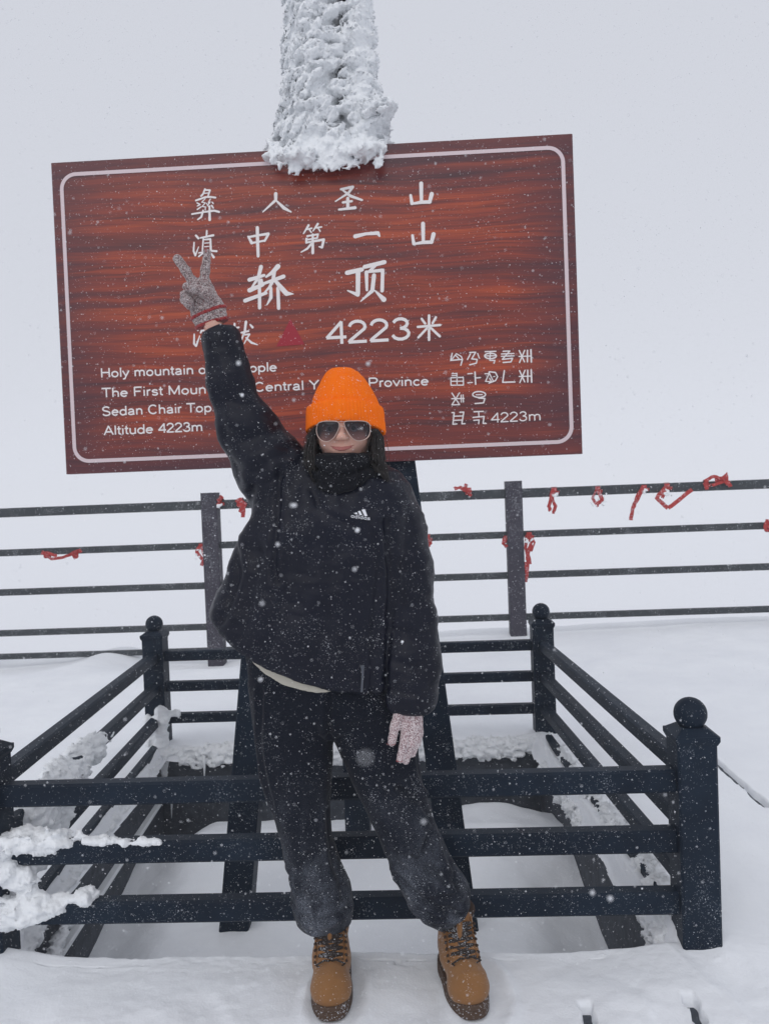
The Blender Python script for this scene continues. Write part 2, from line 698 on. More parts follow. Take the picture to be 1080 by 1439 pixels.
def slit(x0, ya, yb, wid):
    global GZ
    c = x0 + 0.004 * vn(np.stack([GY, GY * 0, GY * 0], -1), 9, 2)
    wd = wid * (0.75 + 0.35 * vn(np.stack([GY, GY * 0 + 4, GY * 0], -1), 30, 2))
    k = (1 - sstep(wd * 0.45, wd * 0.8, np.abs(GX - c))) * sstep(ya - 0.015, ya + 0.005, GY) * (1 - sstep(yb - 0.005, yb + 0.02, GY))
    GZ = GZ * (1 - k) + (-0.052) * k


slit(0.392, 1.80, 2.03, 0.030)
slit(0.668, 1.80, 2.055, 0.030)
slit(1.405, 3.26, 3.90, 0.036)
slit(0.388, 0.6, 1.5, 0.016)
slit(0.664, 0.4, 1.62, 0.016)
# broken line where the deck ends at the opening
kk = (1 - sstep(0.0015, 0.0035, np.abs(GY - 2.235 - 0.004 * vn(P3, 7, 8)))) * (sstep(0.1, 0.3, vn(P3, 40, 4)) * sstep(-0.15, 0.3, vn(P3, 5, 6))) * (GX > -1.2) * (GX < 0.5)
for nx_ in (-0.125, -0.045):
    kk = np.maximum(kk, (np.abs(GX - nx_) < 0.022) * (np.abs(GY - 2.235) < 0.0035))
    kk = np.maximum(kk, (np.abs(GX - nx_ - (0.02 if nx_ < -.1 else -.02)) < 0.004) * (GY > 2.21) * (GY < 2.238))
GZ = GZ * (1 - kk) - 0.055 * kk
# edge of the opening: crust curls over
ex = PX0 + SH * (GY - YF) + 0.012 * vn(P3, 7, 9)
ex2 = PX1 + SH * (GY - YF) + 0.015 * vn(P3, 7, 10)
ey = PY0 + 0.006 * vn(P3, 6, 11)
ey2 = PY1 + 0.02 * vn(P3, 6, 12)
ins = np.minimum(np.minimum(GX - ex, ex2 - GX), np.minimum(GY - ey, ey2 - GY))
GZ = np.where(ins > 0, GZ - 0.05 * sstep(0, 0.03, ins), GZ + 0.018 * np.exp(-(ins / 0.05) ** 2) * (GY > 2.3))
nx_, ny_ = GX.shape
V = np.stack([GX, GY, GZ], -1).reshape(-1, 3)
I = np.arange(nx_ * ny_).reshape(nx_, ny_)
Q = np.stack([I[:-1, :-1], I[1:, :-1], I[1:, 1:], I[:-1, 1:]], -1)
mk = np.minimum(np.minimum(ins[:-1, :-1], ins[1:, :-1]), np.minimum(ins[1:, 1:], ins[:-1, 1:]))
Q = Q[mk < 0.035]
g = link_mesh('ground', quad_mesh('ground', V, Q.reshape(-1, 4)), M['snow'])
tag(g, kind='structure')


def ground_z(x, y):
    i, j = np.searchsorted(gxs, x), np.searchsorted(gys, y)
    return GZ[min(i, nx_ - 1), min(j, ny_ - 1)]


# deck under the snow: four slabs round the opening
dk = MB()


def slab(mb, pts, z0, z1):
    n = len(pts)
    mb.add([(x, y, z0) for x, y in pts] + [(x, y, z1) for x, y in pts],
           [tuple(range(n - 1, -1, -1)), tuple(range(n, 2 * n))] + [(i, (i + 1) % n, (i + 1) % n + n, i + n) for i in range(n)])


a0, a1 = sx(PX0, PY0), sx(PX0, PY1)
b0, b1 = sx(PX1, PY0), sx(PX1, PY1)
slab(dk, [(-5, -1.5), (5.5, -1.5), (5.5, PY0 - .02), (-5, PY0 - .02)], -0.14, -0.035)
slab(dk, [(-5, PY0 - .02), (a0, PY0 - .02), (a1, PY1), (-5, PY1)], -0.14, -0.0352)
slab(dk, [(b0, PY0 - .02), (5.5, PY0 - .02), (5.5, PY1), (b1, PY1)], -0.14, -0.0352)
slab(dk, [(-5, PY1), (5.5, PY1), (5.5, 5.8), (-5, 5.8)], -0.14, -0.035)
dko = dk.build('floor', M['deck'])
tag(dko, kind='structure')
# retaining walls of the opening
pw = MB()
pw.beam((a0 - .03, PY0 - .05, -.36), (a1 - .03, PY1 + .05, -.36), 0.05, 0.60)
pw.beam((b0 + .03, PY0 - .05, -.36), (b1 + .03, PY1 + .05, -.36), 0.05, 0.60)
kb = MB()
kb.beam((a0 + .008, PY0, -.235), (a1 + .008, PY1, -.235), 0.034, 0.020)
tag(kb.build('kerb', M['rime']), kind='structure')
pw.beam((a1 - .05, PY1 + .03, -.362), (b1 + .05, PY1 + .03, -.362), 0.05, 0.60)
pw.beam((a0 - .05, PY0 - .045, -.362), (b0 + .05, PY0 - .045, -.362), 0.045, 0.42)
o = pw.build('wall', M['deck'])
tag(o, kind='structure')
# snow in the opening
hx, hy = axis(-1.5, 0.85, 0.018), axis(2.2, 4.2, 0.018)
HX, HY = np.meshgrid(hx, hy, indexing='ij')
P3 = np.stack([HX, HY, 0 * HX], -1)
HZ = np.interp(HY, [2.2, 2.6, 2.95, 3.4, 3.65, 3.9, 4.05, 4.2], [-.30, -.31, -.31, -.27, -.23, -.30, -.40, -.42])
xr = HX - SH * (HY - YF)
HZ = HZ - 0.16 * sstep(0.35, 0.70, xr) * sstep(3.9, 2.6, HY) - 0.12 * sstep(-0.95, -1.25, xr)
HZ += 0.09 * np.exp(-(((xr - 0.42) / 0.30) ** 2 + ((HY - 3.95) / 0.16) ** 2))
HZ += 0.030 * fbm(P3, 2.6, 4, 21) + 0.010 * fbm(P3, 12, 3, 22)
for lx_, ly_ in ((-.752, 2.95), (.12, 2.95), (-.32, 3.6)):
    HZ -= 0.0 * HX
    HZ += 0.02 * np.exp(-(((HX - lx_) / 0.14) ** 2 + ((HY - ly_) / 0.12) ** 2))
V = np.stack([HX, HY, HZ], -1).reshape(-1, 3)
I = np.arange(HX.size).reshape(HX.shape)
Q = np.stack([I[:-1, :-1], I[1:, :-1], I[1:, 1:], I[:-1, 1:]], -1).reshape(-1, 4)
o = link_mesh('terrain', quad_mesh('terrain', V, Q), M['snow'])
tag(o, kind='structure')
# mountain falling away into the cloud
tv, tf = [], []
rad = [9, 12, 16, 22, 30, 42, 58]
for i, r in enumerate(rad):
    for k in range(64):
        a = 2 * math.pi * k / 64
        z = -1.2 - (r - 9) * 0.55 + (3 + r * 0.08) * float(fbm(np.array([math.cos(a) * r, math.sin(a) * r, 0.]), 0.03, 4, 33))
        tv.append((math.cos(a) * r, 2 + math.sin(a) * r, min(z, -0.75)))
for i in range(len(rad) - 1):
    for k in range(64):
        n = (k + 1) % 64
        tf.append((i * 64 + k, i * 64 + n, (i + 1) * 64 + n, (i + 1) * 64 + k))
tf.append(tuple(range(64)))
o = link_mesh('hills', py_mesh('hills', tv, tf, True), M['snow'])
tag(o, kind='structure')

# ------------------------------------------------------------------ low railing round the mast
rl = thing('low_railing', 'low black timber railing with ball topped posts enclosing the mast in the snow', 'railing', (sx(-.28, 3.2), 3.2, 0))


def post(x, y, base, mt=None):
    mb = MB()
    mb.beam((x, y, base), (x, y, 0.600), 0.112, 0.112, 0.006, up=(0, 1, 0))
    p = mb.build('post', M['paint'], rl)
    c = MB()
    c.beam((x, y, 0.600), (x, y, 0.612), 0.114, 0.114, 0.003, up=(0, 1, 0), w2=0.125, h2=0.125)
    c.beam((x, y, 0.612), (x, y, 0.626), 0.125, 0.125, 0.003, up=(0, 1, 0))
    c.beam((x, y, 0.626), (x, y, 0.645), 0.120, 0.120, 0.004, up=(0, 1, 0), w2=0.07, h2=0.07)
    c.build('cap', M['paint'], p)
    f = MB()
    prof = [(0.036, 0.012), (0.038, 0.022), (0.032, 0.028)]
    for k in range(13):
        a = -1.0 + (math.pi / 2 + 1.0) * k / 12
        prof.append((max(0.047 * math.cos(a), 0.0008), 0.049 + 0.016 + 0.047 * math.sin(a) - 0.004))
    f.lathe(prof, (x, y, 0.618), 28)
    f.build('ball', M['paint'], p, smooth=True)


for (x, y, b_) in ((LX, YF, -.02), (RX_, YF, -.02), (LX, YB, -.1), (RX_, YB, -.1)):
    post(sx(x, y), y, b_)
for side in range(4):
    c4 = [(sx(LX, YF), YF), (sx(RX_, YF), YF), (sx(RX_, YB), YB), (sx(LX, YB), YB)]
    (xa, ya), (xb, yb) = c4[side], c4[(side + 1) % 4]
    d = Vector((xb - xa, yb - ya, 0)).normalized() * 0.05
    for zt, hh in ((0.522, 0.068), (0.345, 0.068), (0.163, 0.068)) if side == 0 else ((0.530, 0.055), (0.360, 0.052), (0.185, 0.052)):
        mb = MB()
        mb.beam(Vector((xa, ya, zt - hh / 2)) + d, Vector((xb, yb, zt - hh / 2)) - d, 0.052, hh, 0.007)
        mb.build('rail', M['paint'], rl)
    if side in (1, 3):
        mb = MB()
        mb.beam(Vector((xa, ya, 0.012)) + d, Vector((xb, yb, 0.012)) - d, 0.045, 0.05, 0.006)
        mb.build('rail', M['paint'], rl)

# ------------------------------------------------------------------ viewing platform fence
YFN = 7.15
fn = thing('platform_fence', 'tall dark fence of square posts and level rails along the far cliff edge', 'fence', (-.5, YFN, 0))
for x in (-4.66, -1.888, 0.888, 3.66):
    mb = MB()
    mb.beam((x, YFN, -.3), (x, YFN, 1.405), 0.145, 0.145, 0.008, up=(0, 1, 0))
    mb.build('post', M['fence'], fn)
px_list = (-4.66, -1.888, 0.888, 3.66)
for zc, hh in ((1.292, 0.085), (0.918, 0.062), (0.548, 0.060), (0.165, 0.056), (-0.055, 0.05)):
    for k in range(3):
        mb = MB()
        mb.beam((px_list[k] + .065, YFN, zc), (px_list[k + 1] - .065, YFN, zc), 0.05, hh, 0.006)
        mb.build('rail', M['rail2'], fn)

# ------------------------------------------------------------------ mast and sign
YS = 2.93
sign = thing('summit_sign', 'large red brown wooden summit sign with white lettering on three dark mast legs', 'sign', (-.32, 3.1, -.3))
TOPC = Vector((-0.285, 3.15, 3.3))
for (bx_, by_, off) in ((-.752, 2.95, (-.055, -.02)), (.120, 2.95, (.055, -.02)), (-.322, 3.60, (0, .07))):
    a = Vector((bx_, by_, -.62))
    b0v = Vector((bx_, by_, -.31))
    t = TOPC + Vector((off[0], off[1], 0))
    dirn = (t - b0v)
    a = b0v - dirn * 0.08
    mb = MB()
    mb.beam(a, t, 0.113, 0.113, 0.006, up=(0, 1, 0))
    mb.build('leg', M['paint'], sign)
for zc in (1.75, 2.45):
    mb = MB()
    mb.beam((-1.1, YS + .062, zc), (0.42, YS + .062, zc), 0.03, 0.06, 0.004)
    mb.build('batten', M['paint'], sign)

c00, c10, c11, c01 = [atY(x, y, YS) for x, y in ((95, 666), (816, 638), (803, 188), (78, 228))]
SCX, SCZ = (c00[0] + c10[0]) / 2, (c00[2] + c11[2]) / 2
SW, SHH = (c10[0] - c00[0]) / 2 + 0.006, (c11[2] - c10[2]) / 2
bm = MB()
bm.beam((SCX, YS + .02, SCZ - SHH), (SCX, YS + .02, SCZ + SHH), 2 * SW, 0.04, 0.003, up=(0, 1, 0))
board = bm.build('board', M['sign'], sign)
me = board.data
for v_ in me.vertices:
    v_.co -= Vector((SCX, YS, SCZ))
board.location = Vector((SCX, YS, SCZ)) - sign.location
board.matrix_parent_inverse = Matrix.Identity(4)


def flat(name, polys, m, dz=0.0016):
    """flat print: polygons in (x, z) world on the face of the board, given a small thickness"""
    V, Fc = [], []
    for k, pl in enumerate(polys):
        b = len(V)
        yy = YS - dz - 0.00003 * (k % 12)
        V += [(x, yy, z) for x, z in pl]
        # make the face look to the camera
        Fc.append(tuple(range(b, b + len(pl))))
    return link_mesh(name, py_mesh(name, V, Fc), m, board)


# rounded border line
def rrect(w, h, r, n=10):
    out = []
    for cx, cz, a0_ in ((w - r, h - r, 0), (-w + r, h - r, 90), (-w + r, -h + r, 180), (w - r, -h + r, 270)):
        for i in range(n + 1):
            a = R(a0_ + 90 * i / n)
            out.append((SCX + cx + r * math.cos(a), SCZ + cz + r * math.sin(a)))
    return out


ro, ri = rrect(SW - .031, SHH - .040, .062), rrect(SW - .045, SHH - .054, .048)
flat('border_line', [[ro[i], ro[(i + 1) % len(ro)], ri[(i + 1) % len(ri)], ri[i]] for i in range(len(ro))], M['line_print'])


def xz(px, py):
    p = atY(px, py, YS)
    return p[0], p[2]


def brush(strokes, ox, oy, sc, wk=1.0):
    """strokes as lists of (x, y, width) in a local drawing frame -> polygons on the board"""
    out = []
    unit = YS / F
    for st in strokes:
        pts = [st[i] if len(st[i]) == 3 else (*st[i], st[-1] if not isinstance(st[-1], tuple) else 20) for i in range(len(st)) if isinstance(st[i], tuple)]
        P = [np.array(xz(ox + p[0] / sc, oy + p[1] / sc)) for p in pts]
        Wd = [p[2] / sc * unit * 0.5 * wk for p in pts]
        for i in range(len(P) - 1):
            d = P[i + 1] - P[i]
            L = np.linalg.norm(d)
            if L < 1e-6:
                continue
            d /= L
            n = np.array([-d[1], d[0]])
            a, b = Wd[i], Wd[i + 1]
            out.append([tuple(P[i] + n * a), tuple(P[i + 1] + n * b), tuple(P[i + 1] - n * b), tuple(P[i] - n * a)][::-1])
        for p, w in zip(P, Wd):
            out.append([(p[0] + w * math.cos(t * math.pi / 4 + .3), p[1] + w * math.sin(t * math.pi / 4 + .3)) for t in range(8)])
    return out


def st(w, *pts):
    return [p if len(p) == 3 else (p[0], p[1], w) for p in pts]


def glyph(strokes, ox, oy, sc, wk=1.0, m='white_print', name='lettering'):
    return flat(name, brush(strokes, ox, oy, sc, wk), M[m])


Z1 = (255, 255, 1080 / 110)
Z2 = (335, 310, 1080 / 140)
Z3 = (460, 350, 6)
Z6 = (440, 240, 5.4)
Z8 = (260, 440, 6.75)
Z4 = (620, 480, 7.2)
glyph([st(26, (325, 105), (300, 170), (272, 200)), st(24, (325, 118), (395, 120), (370, 190)), st(16, (300, 165), (375, 158)), st(26, (200, 262), (330, 215), (400, 212), (470, 222)),
       st(18, (215, 295), (250, 312)), st(18, (220, 338), (258, 318)), st(20, (220, 385), (270, 350)), st(14, (330, 235), (280, 285), (330, 295), (285, 345), (340, 352)),
       st(16, (400, 240), (372, 290)), st(18, (395, 285), (360, 330)), st(18, (425, 285), (440, 305)), st(22, (415, 330), (440, 365)), st(14, (330, 350), (330, 395)),
       st(14, (345, 300), (392, 372)), [(145, 450, 24), (320, 420, 24), (450, 402, 30), (520, 420, 30)], [(300, 400, 26), (275, 490, 28), (225, 525, 20)], [(388, 340, 26), (390, 530, 38)]], *Z1)
glyph([st(30, (200, 745), (235, 785)), [(175, 840, 20), (168, 960, 26), (192, 1022, 26), (238, 900, 12)], st(24, (350, 680), (345, 760)), [(262, 778, 22), (440, 742, 32)],
       st(22, (302, 790), (290, 960)), [(310, 802, 20), (400, 795, 28), (405, 940, 30)], st(14, (320, 850), (380, 845)), st(14, (320, 900), (380, 895)),
       [(240, 985, 18), (400, 955, 26), (485, 962, 30)], st(24, (300, 985), (240, 1035)), [(405, 985, 18), (445, 1045, 36)]], *Z1)
glyph([[(205, 75, 36), (208, 220, 36), (214, 385, 32)], [(105, 172, 20), (145, 242, 36)], [(110, 178, 24), (215, 160, 24), (325, 142, 30)], [(325, 145, 30), (285, 220, 24)], st(22, (150, 242), (290, 215))], *Z2)
glyph([[(760, 50, 26), (705, 140, 14)], st(18, (745, 95), (795, 82)), st(16, (765, 92), (790, 128)), [(860, 35, 26), (808, 112, 14)], st(18, (845, 78), (900, 68)), st(16, (866, 85), (885, 115)),
       st(20, (745, 168), (862, 148), (852, 190)), st(18, (742, 208), (855, 188)), st(22, (735, 195), (735, 240)), [(735, 238, 20), (925, 205, 28), (905, 290, 28), (872, 282, 12)],
       [(805, 150, 24), (805, 350, 32)], [(795, 245, 24), (745, 305, 24), (678, 342, 12)]], *Z2)
glyph([[(245, 500, 44), (215, 620, 36), (135, 740, 20)], [(118, 642, 44), (280, 592, 30)], [(120, 755, 50), (265, 695, 38)], [(72, 868, 44), (300, 785, 34)], [(228, 640, 34), (230, 945, 38)],
       st(26, (250, 640), (262, 700)), [(430, 495, 54), (370, 560, 44), (300, 610, 22)], [(275, 682, 30), (490, 605, 44)], [(390, 545, 40), (375, 650, 40), (335, 725, 30), (270, 790, 12)],
       [(390, 640, 34), (470, 735, 52), (520, 790, 54), (595, 795, 10)], [(352, 730, 34), (352, 835, 38), (310, 912, 14)], [(428, 730, 36), (436, 950, 38)]], *Z2)
glyph([[(165, 200, 38), (290, 172, 36)], [(258, 180, 40), (256, 380, 36)], [(256, 385, 34), (170, 350, 12)], [(312, 150, 34), (480, 110, 36)], [(400, 140, 28), (350, 190, 22)],
       [(328, 195, 32), (332, 345, 22)], [(330, 192, 22), (465, 178, 30), (460, 352, 30)], [(392, 220, 34), (378, 350, 34), (280, 440, 10)], [(400, 350, 12), (475, 425, 44)]], *Z3)
glyph([st(22, (855, 560), (855, 765)), st(20, (760, 656), (950, 640)), st(20, (793, 588), (822, 628)), st(20, (913, 575), (885, 625)), [(850, 655, 20), (765, 745, 20)], [(860, 655, 20), (945, 735, 22)]], *Z3)
glyph([[(210, 140, 18), (300, 122, 22), (265, 170, 18), (168, 232, 10)], [(222, 145, 14), (280, 190, 22), (370, 222, 16)], st(18, (225, 240), (292, 230)), st(24, (262, 208), (262, 285)), [(195, 294, 16), (318, 280, 24)]], *Z6)
for dx, dy in ((0, 0), (14, 305)):
    glyph([[(818 + dx, 95 + dy, 30), (820 + dx, 235 + dy, 24)], [(738 + dx, 185 + dy, 20), (748 + dx, 248 + dy, 26)], [(748 + dx, 250 + dy, 16), (820 + dx, 238 + dy, 26), (885 + dx, 236 + dy, 26)], [(898 + dx, 175 + dy, 32), (882 + dx, 238 + dy, 26)]], *Z6)
glyph([[(318, 497, 32), (400, 478, 22), (490, 472, 28), (502, 495, 16)]], *Z6)
glyph([[(884, 276, 14), (884, 300, 11), (835, 345, 5)], [(884, 300, 6), (915, 330, 13), (942, 345, 6)]], 60, 170, 2.7)
glyph([st(22, (112, 128), (122, 160)), [(88, 200, 14), (86, 290, 20), (106, 312, 20), (140, 215, 10)], st(18, (175, 120), (150, 185)), st(18, (165, 165), (300, 155)), st(16, (190, 195), (180, 295), (295, 290), (300, 195), (190, 195)), st(16, (150, 245), (325, 240))], *Z8)
glyph([st(18, (420, 150), (510, 135)), [(470, 100, 20), (470, 290, 20), (440, 275, 10)], st(16, (425, 240), (512, 205)), [(578, 82, 26), (568, 165, 22), (520, 300, 12)], st(18, (535, 185), (602, 170)), [(618, 108, 14), (640, 135, 24)],
       [(560, 205, 14), (612, 200, 18), (560, 290, 10)], [(580, 235, 16), (630, 280, 22), (688, 300, 10)]], *Z8)
flat('triangle', [[xz(408, 448), xz(428, 484), xz(388, 487)][::-1]], M['red_print'])


def ell_pts(cx, cy, rx, ry, n=14):
    return [(cx + rx * math.cos(2 * math.pi * k / n), cy + ry * math.sin(2 * math.pi * k / n)) for k in range(n + 1)]


yi = [st(13, (108, 118), (92, 190), (212, 180), (195, 240)), st(11, (102, 185), (150, 122), (200, 150), (212, 182)), st(11, (140, 135), (185, 182)),
      st(13, (262, 182), (292, 125)), st(13, (285, 110), (345, 108), (305, 175), (360, 180), (352, 218), (285, 235)), st(12, (365, 120), (382, 168)),
      st(13, *ell_pts(495, 145, 60, 28)), st(12, (440, 102), (550, 98)), st(12, (495, 100), (488, 190), (540, 190), (530, 220)), st(11, (440, 145), (550, 143)),
      st(12, (622, 98), (690, 95), (640, 150)), st(12, (605, 125), (732, 120)), st(12, (605, 149), (732, 144)), st(13, (640, 150), (615, 180), (718, 168), (702, 205), (622, 212)),
      st(12, *[(95, 365), (220, 362), (222, 440), (96, 442), (95, 365)]), st(11, (95, 402), (220, 400)), st(11, (155, 320), (157, 440)), st(11, (105, 325), (157, 322)), st(10, (105, 345), (150, 343)),
      st(12, (265, 326), (312, 322)), st(12, (265, 417), (312, 413)), st(15, (338, 308), (345, 432)), st(12, (345, 368), (394, 364)),
      st(11, (438, 325), (480, 325), (445, 402), (505, 407), (485, 370)), st(11, (478, 308), (525, 405)), st(13, (485, 305), (545, 312), (567, 355), (545, 395), (480, 420)), st(9, (525, 355), (540, 352)),
      st(14, (635, 293), (618, 412), (742, 408)),
      st(12, (105, 520), (182, 638), (105, 640), (182, 518)), st(12, (103, 578), (228, 575)), st(11, (198, 540), (200, 612)), st(11, (218, 538), (221, 612)),
      st(13, *ell_pts(380, 535, 66, 30)), st(11, (350, 538), (412, 536)), st(13, (375, 572), (437, 575), (425, 620), (338, 627)),
      st(13, (105, 718), (128, 718), (115, 837), (155, 833)), st(13, (185, 715), (225, 713), (205, 832), (238, 830)), st(12, (125, 755), (215, 752)), st(12, (120, 797), (212, 793)),
      st(13, (328, 710), (422, 706)), st(12, (375, 708), (378, 760)), st(13, (318, 767), (430, 757), (420, 828), (452, 828)), st(12, (325, 797), (380, 792), (375, 832))]
for dx, dy in ((0, 0), (3, 203)):
    yi += [st(13, (785 + dx, 90 + dy), (838 + dx, 205 + dy)), st(13, (840 + dx, 88 + dy), (788 + dx, 212 + dy)), st(12, (782 + dx, 150 + dy), (905 + dx, 146 + dy)), st(15, (868 + dx, 88 + dy), (868 + dx, 205 + dy)), st(16, (903 + dx, 83 + dy), (908 + dx, 207 + dy))]
cells = {}
for q_ in yi:
    cx_, cy_ = sum(p[0] for p in q_) / len(q_), sum(p[1] for p in q_) / len(q_)
    row_ = 0 if cy_ < 250 else 1 if cy_ < 470 else 2 if cy_ < 670 else 3
    col_ = int((cx_ - 70) // 172) if row_ < 2 else int(cx_ > 270)
    cells.setdefault((row_, col_), []).append(q_)
for q_ in cells.values():
    glyph(q_, *Z4)


def arc(cx, cy, rx, ry, a0, a1, n=9):
    return [(cx + rx * math.cos(R(a0 + (a1 - a0) * k / n)), cy + ry * math.sin(R(a0 + (a1 - a0) * k / n))) for k in range(n + 1)]


XH = 0.69
bowl = arc(.27, .325, .205, .265, 0, 360, 14)
ALPHA = {                                      # advance, strokes; capital height 1, base line 0
    'H': (.76, [[(.12, .06), (.12, .94)], [(.64, .06), (.64, .94)], [(.12, .52), (.64, .52)]]),
    'T': (.66, [[(.33, .06), (.33, .94)], [(.04, .93), (.62, .93)]]),
    'F': (.64, [[(.12, .06), (.12, .93), (.58, .93)], [(.12, .52), (.50, .52)]]),
    'M': (.88, [[(.12, .06), (.12, .93), (.44, .12), (.76, .93), (.76, .06)]]),
    'C': (.76, [arc(.40, .5, .30, .43, 45, 315, 14)]),
    'Y': (.70, [[(.06, .94), (.35, .48), (.64, .94)], [(.35, .48), (.35, .06)]]),
    'P': (.70, [[(.12, .06), (.12, .93), (.42, .93)] + arc(.42, .70, .20, .23, 90, -90, 7) + [(.12, .47)]]),
    'S': (.70, [arc(.34, .715, .23, .215, 25, 200, 8) + [(.24, .54), (.44, .47)] + arc(.35, .275, .25, .215, 30, -160, 8)]),
    'A': (.70, [[(.05, .06), (.35, .94), (.65, .06)], [(.15, .35), (.55, .35)]]),
    'D': (.76, [[(.12, .07), (.12, .93), (.36, .93)] + arc(.36, .5, .28, .43, 90, -90, 9) + [(.12, .07)]]),
    'o': (.56, [bowl]), 'e': (.56, [[(.08, .35), (.475, .35)] + arc(.27, .325, .205, .265, 5, 315, 12)]),
    'a': (.56, [arc(.26, .44, .17, .18, 155, 0, 6) + [(.43, .15), (.46, .06)], [(.43, .37)] + arc(.25, .20, .17, .135, 110, 270, 7) + [(.36, .09), (.43, .18)]]),
    'd': (.58, [bowl, [(.475, .06), (.475, .94)]]), 'p': (.58, [[(q[0] + .03, q[1]) for q in bowl], [(.10, -.22), (.10, .60)]]),
    'l': (.22, [[(.11, .06), (.11, .94)]]), 'i': (.22, [[(.11, .06), (.11, .62)], [(.11, .87), (.11, .93)]]),
    't': (.29, [[(.13, .85), (.13, .14), (.25, .07)], [(.03, .62), (.25, .62)]]),
    'f': (.28, [[(.12, .06), (.12, .82), (.25, .92)], [(.03, .62), (.24, .62)]]),
    'h': (.56, [[(.10, .06), (.10, .94)], [(.10, .40)] + arc(.28, .42, .17, .19, 150, 0, 6) + [(.45, .06)]]),
    'n': (.56, [[(.10, .06), (.10, .62)], [(.10, .40)] + arc(.28, .42, .17, .19, 150, 0, 6) + [(.45, .06)]]),
    'm': (.84, [[(.10, .06), (.10, .62)], [(.10, .42)] + arc(.26, .44, .15, .17, 150, 0, 5) + [(.41, .06)], [(.41, .42)] + arc(.57, .44, .15, .17, 150, 0, 5) + [(.72, .06)]]),
    'u': (.56, [[(.10, .62), (.10, .25)] + arc(.27, .25, .17, .19, 180, 330, 6), [(.45, .62), (.45, .06)]]),
    'r': (.34, [[(.10, .06), (.10, .62)], [(.10, .42)] + arc(.26, .44, .16, .17, 150, 80, 3)]),
    's': (.50, [arc(.25, .475, .16, .13, 20, 200, 6) + [(.20, .37), (.32, .32)] + arc(.25, .20, .17, .13, 35, -160, 6)]),
    'v': (.50, [[(.04, .62), (.25, .07), (.46, .62)]]), 'y': (.50, [[(.04, .62), (.25, .09)], [(.46, .62), (.25, .09), (.17, -.16), (.05, -.19)]]),
    'c': (.50, [arc(.27, .325, .195, .265, 45, 315, 11)]),
    '4': (.56, [[(.43, .04), (.43, .94), (.05, .30), (.54, .30)]]),
    '2': (.56, [arc(.28, .70, .20, .235, 170, -25, 9) + [(.08, .13), (.06, .07), (.50, .07)]]),
    '3': (.56, [arc(.27, .73, .18, .20, 160, -90, 9), [(.27, .53)] + arc(.27, .30, .21, .23, 90, -165, 9)]),
    ' ': (.29, []),
}
UNIT = YS / F


def text(s, p0, p1, h, wt=0.15):
    """letters in plain strokes: base line from pixel p0 to p1, capitals h pixels tall, one mesh per letter"""
    a, b = np.array(xz(*p0)), np.array(xz(*p1))
    total = sum(ALPHA[c][0] for c in s)
    u = (b - a) / total
    hz = h * UNIT
    x = 0.0
    for c in s:
        adv, sts = ALPHA[c]
        polys = []
        w = wt * hz / 2
        for s_ in sts:
            P = [a + u * (x + q[0]) + np.array([0, q[1] * hz]) for q in s_]
            for i in range(len(P) - 1):
                d = P[i + 1] - P[i]
                d = d / max(np.linalg.norm(d), 1e-9)
                n = np.array([-d[1], d[0]]) * w
                e = d * w * 0.35
                polys.append([tuple(P[i] + n - e), tuple(P[i + 1] + n + e), tuple(P[i + 1] - n + e), tuple(P[i] - n - e)][::-1])
        if polys:
            flat('letter', polys, M['white_print'])
        x += adv


text('4223', (457, 485), (579, 478), 33, 0.132)
text('Holy mountain of Yi people', (141, 531), (390, 522), 14)
text('The First Mountain of Central Yunnan Province', (143, 559), (603, 541.5), 14)
text('Sedan Chair Top', (143, 585), (298, 579), 14)
text('Altitude 4223m', (146, 612), (286, 606), 14)
text('4223m', (689, 594.5), (761, 591), 14.5, 0.115)
# ------------------------------------------------------------------ rime ice on the mast
ZT = 3.75
YC = 3.04


def zpx(py, Y=2.9, px=460):
    return atY(px, py, Y)[2]


fl = Field((-.62, 2.70, 2.52), (.10, 3.42, ZT), 0.0052)
U = YC / F


def xpx(px, py, Y=2.92):
    return atY(px, py, Y)[0]


def lobe(rows, dep):
    out = []
    for py, l, r in rows:
        xl, xr_ = xpx(l, py), xpx(r, py)
        out.append((zpx(py), (xl + xr_) / 2, YC + .02, (xr_ - xl) / 2, dep))
    return out


fl.loft(lobe([(-240, 404, 476), (0, 396, 474), (90, 394, 474), (150, 392, 480), (200, 388, 485), (222, 398, 482)], .15), 0.0)
fl.loft(lobe([(-240, 472, 520), (0, 482, 520), (60, 484, 516), (130, 482, 526), (165, 478, 538), (200, 470, 534), (218, 474, 532)], .14), 0.02)
for k in range(26):
    q_ = random.random()
    fl.ell((xpx(515 + 38 * q_, 0) * 0 + xpx(512 + 38 * q_, 160), 2.93 + .05 * random.uniform(-1, 1), zpx(158 + random.uniform(-9, 11) * (1.2 - .6 * q_) - 6 * q_)), (.026, .030, .011), 0.012, [[.97, 0, .24], [0, 1, 0], [-.24, 0, .97]])
fl.chain([(xpx(388, 205), 2.95, zpx(208)), (xpx(460, 205), 2.93, zpx(212)), (xpx(530, 200), 2.95, zpx(205))], [.040, .055, .045], .02)
fl.ell((xpx(425, 222), 2.87, zpx(222)), (.065, .05, .035), 0.02)
fl.ell((xpx(505, 218), 2.87, zpx(218)), (.07, .05, .03), 0.02)
fl.ell((xpx(378, 212), 2.93, zpx(213)), (.035, .03, .012), 0.012)
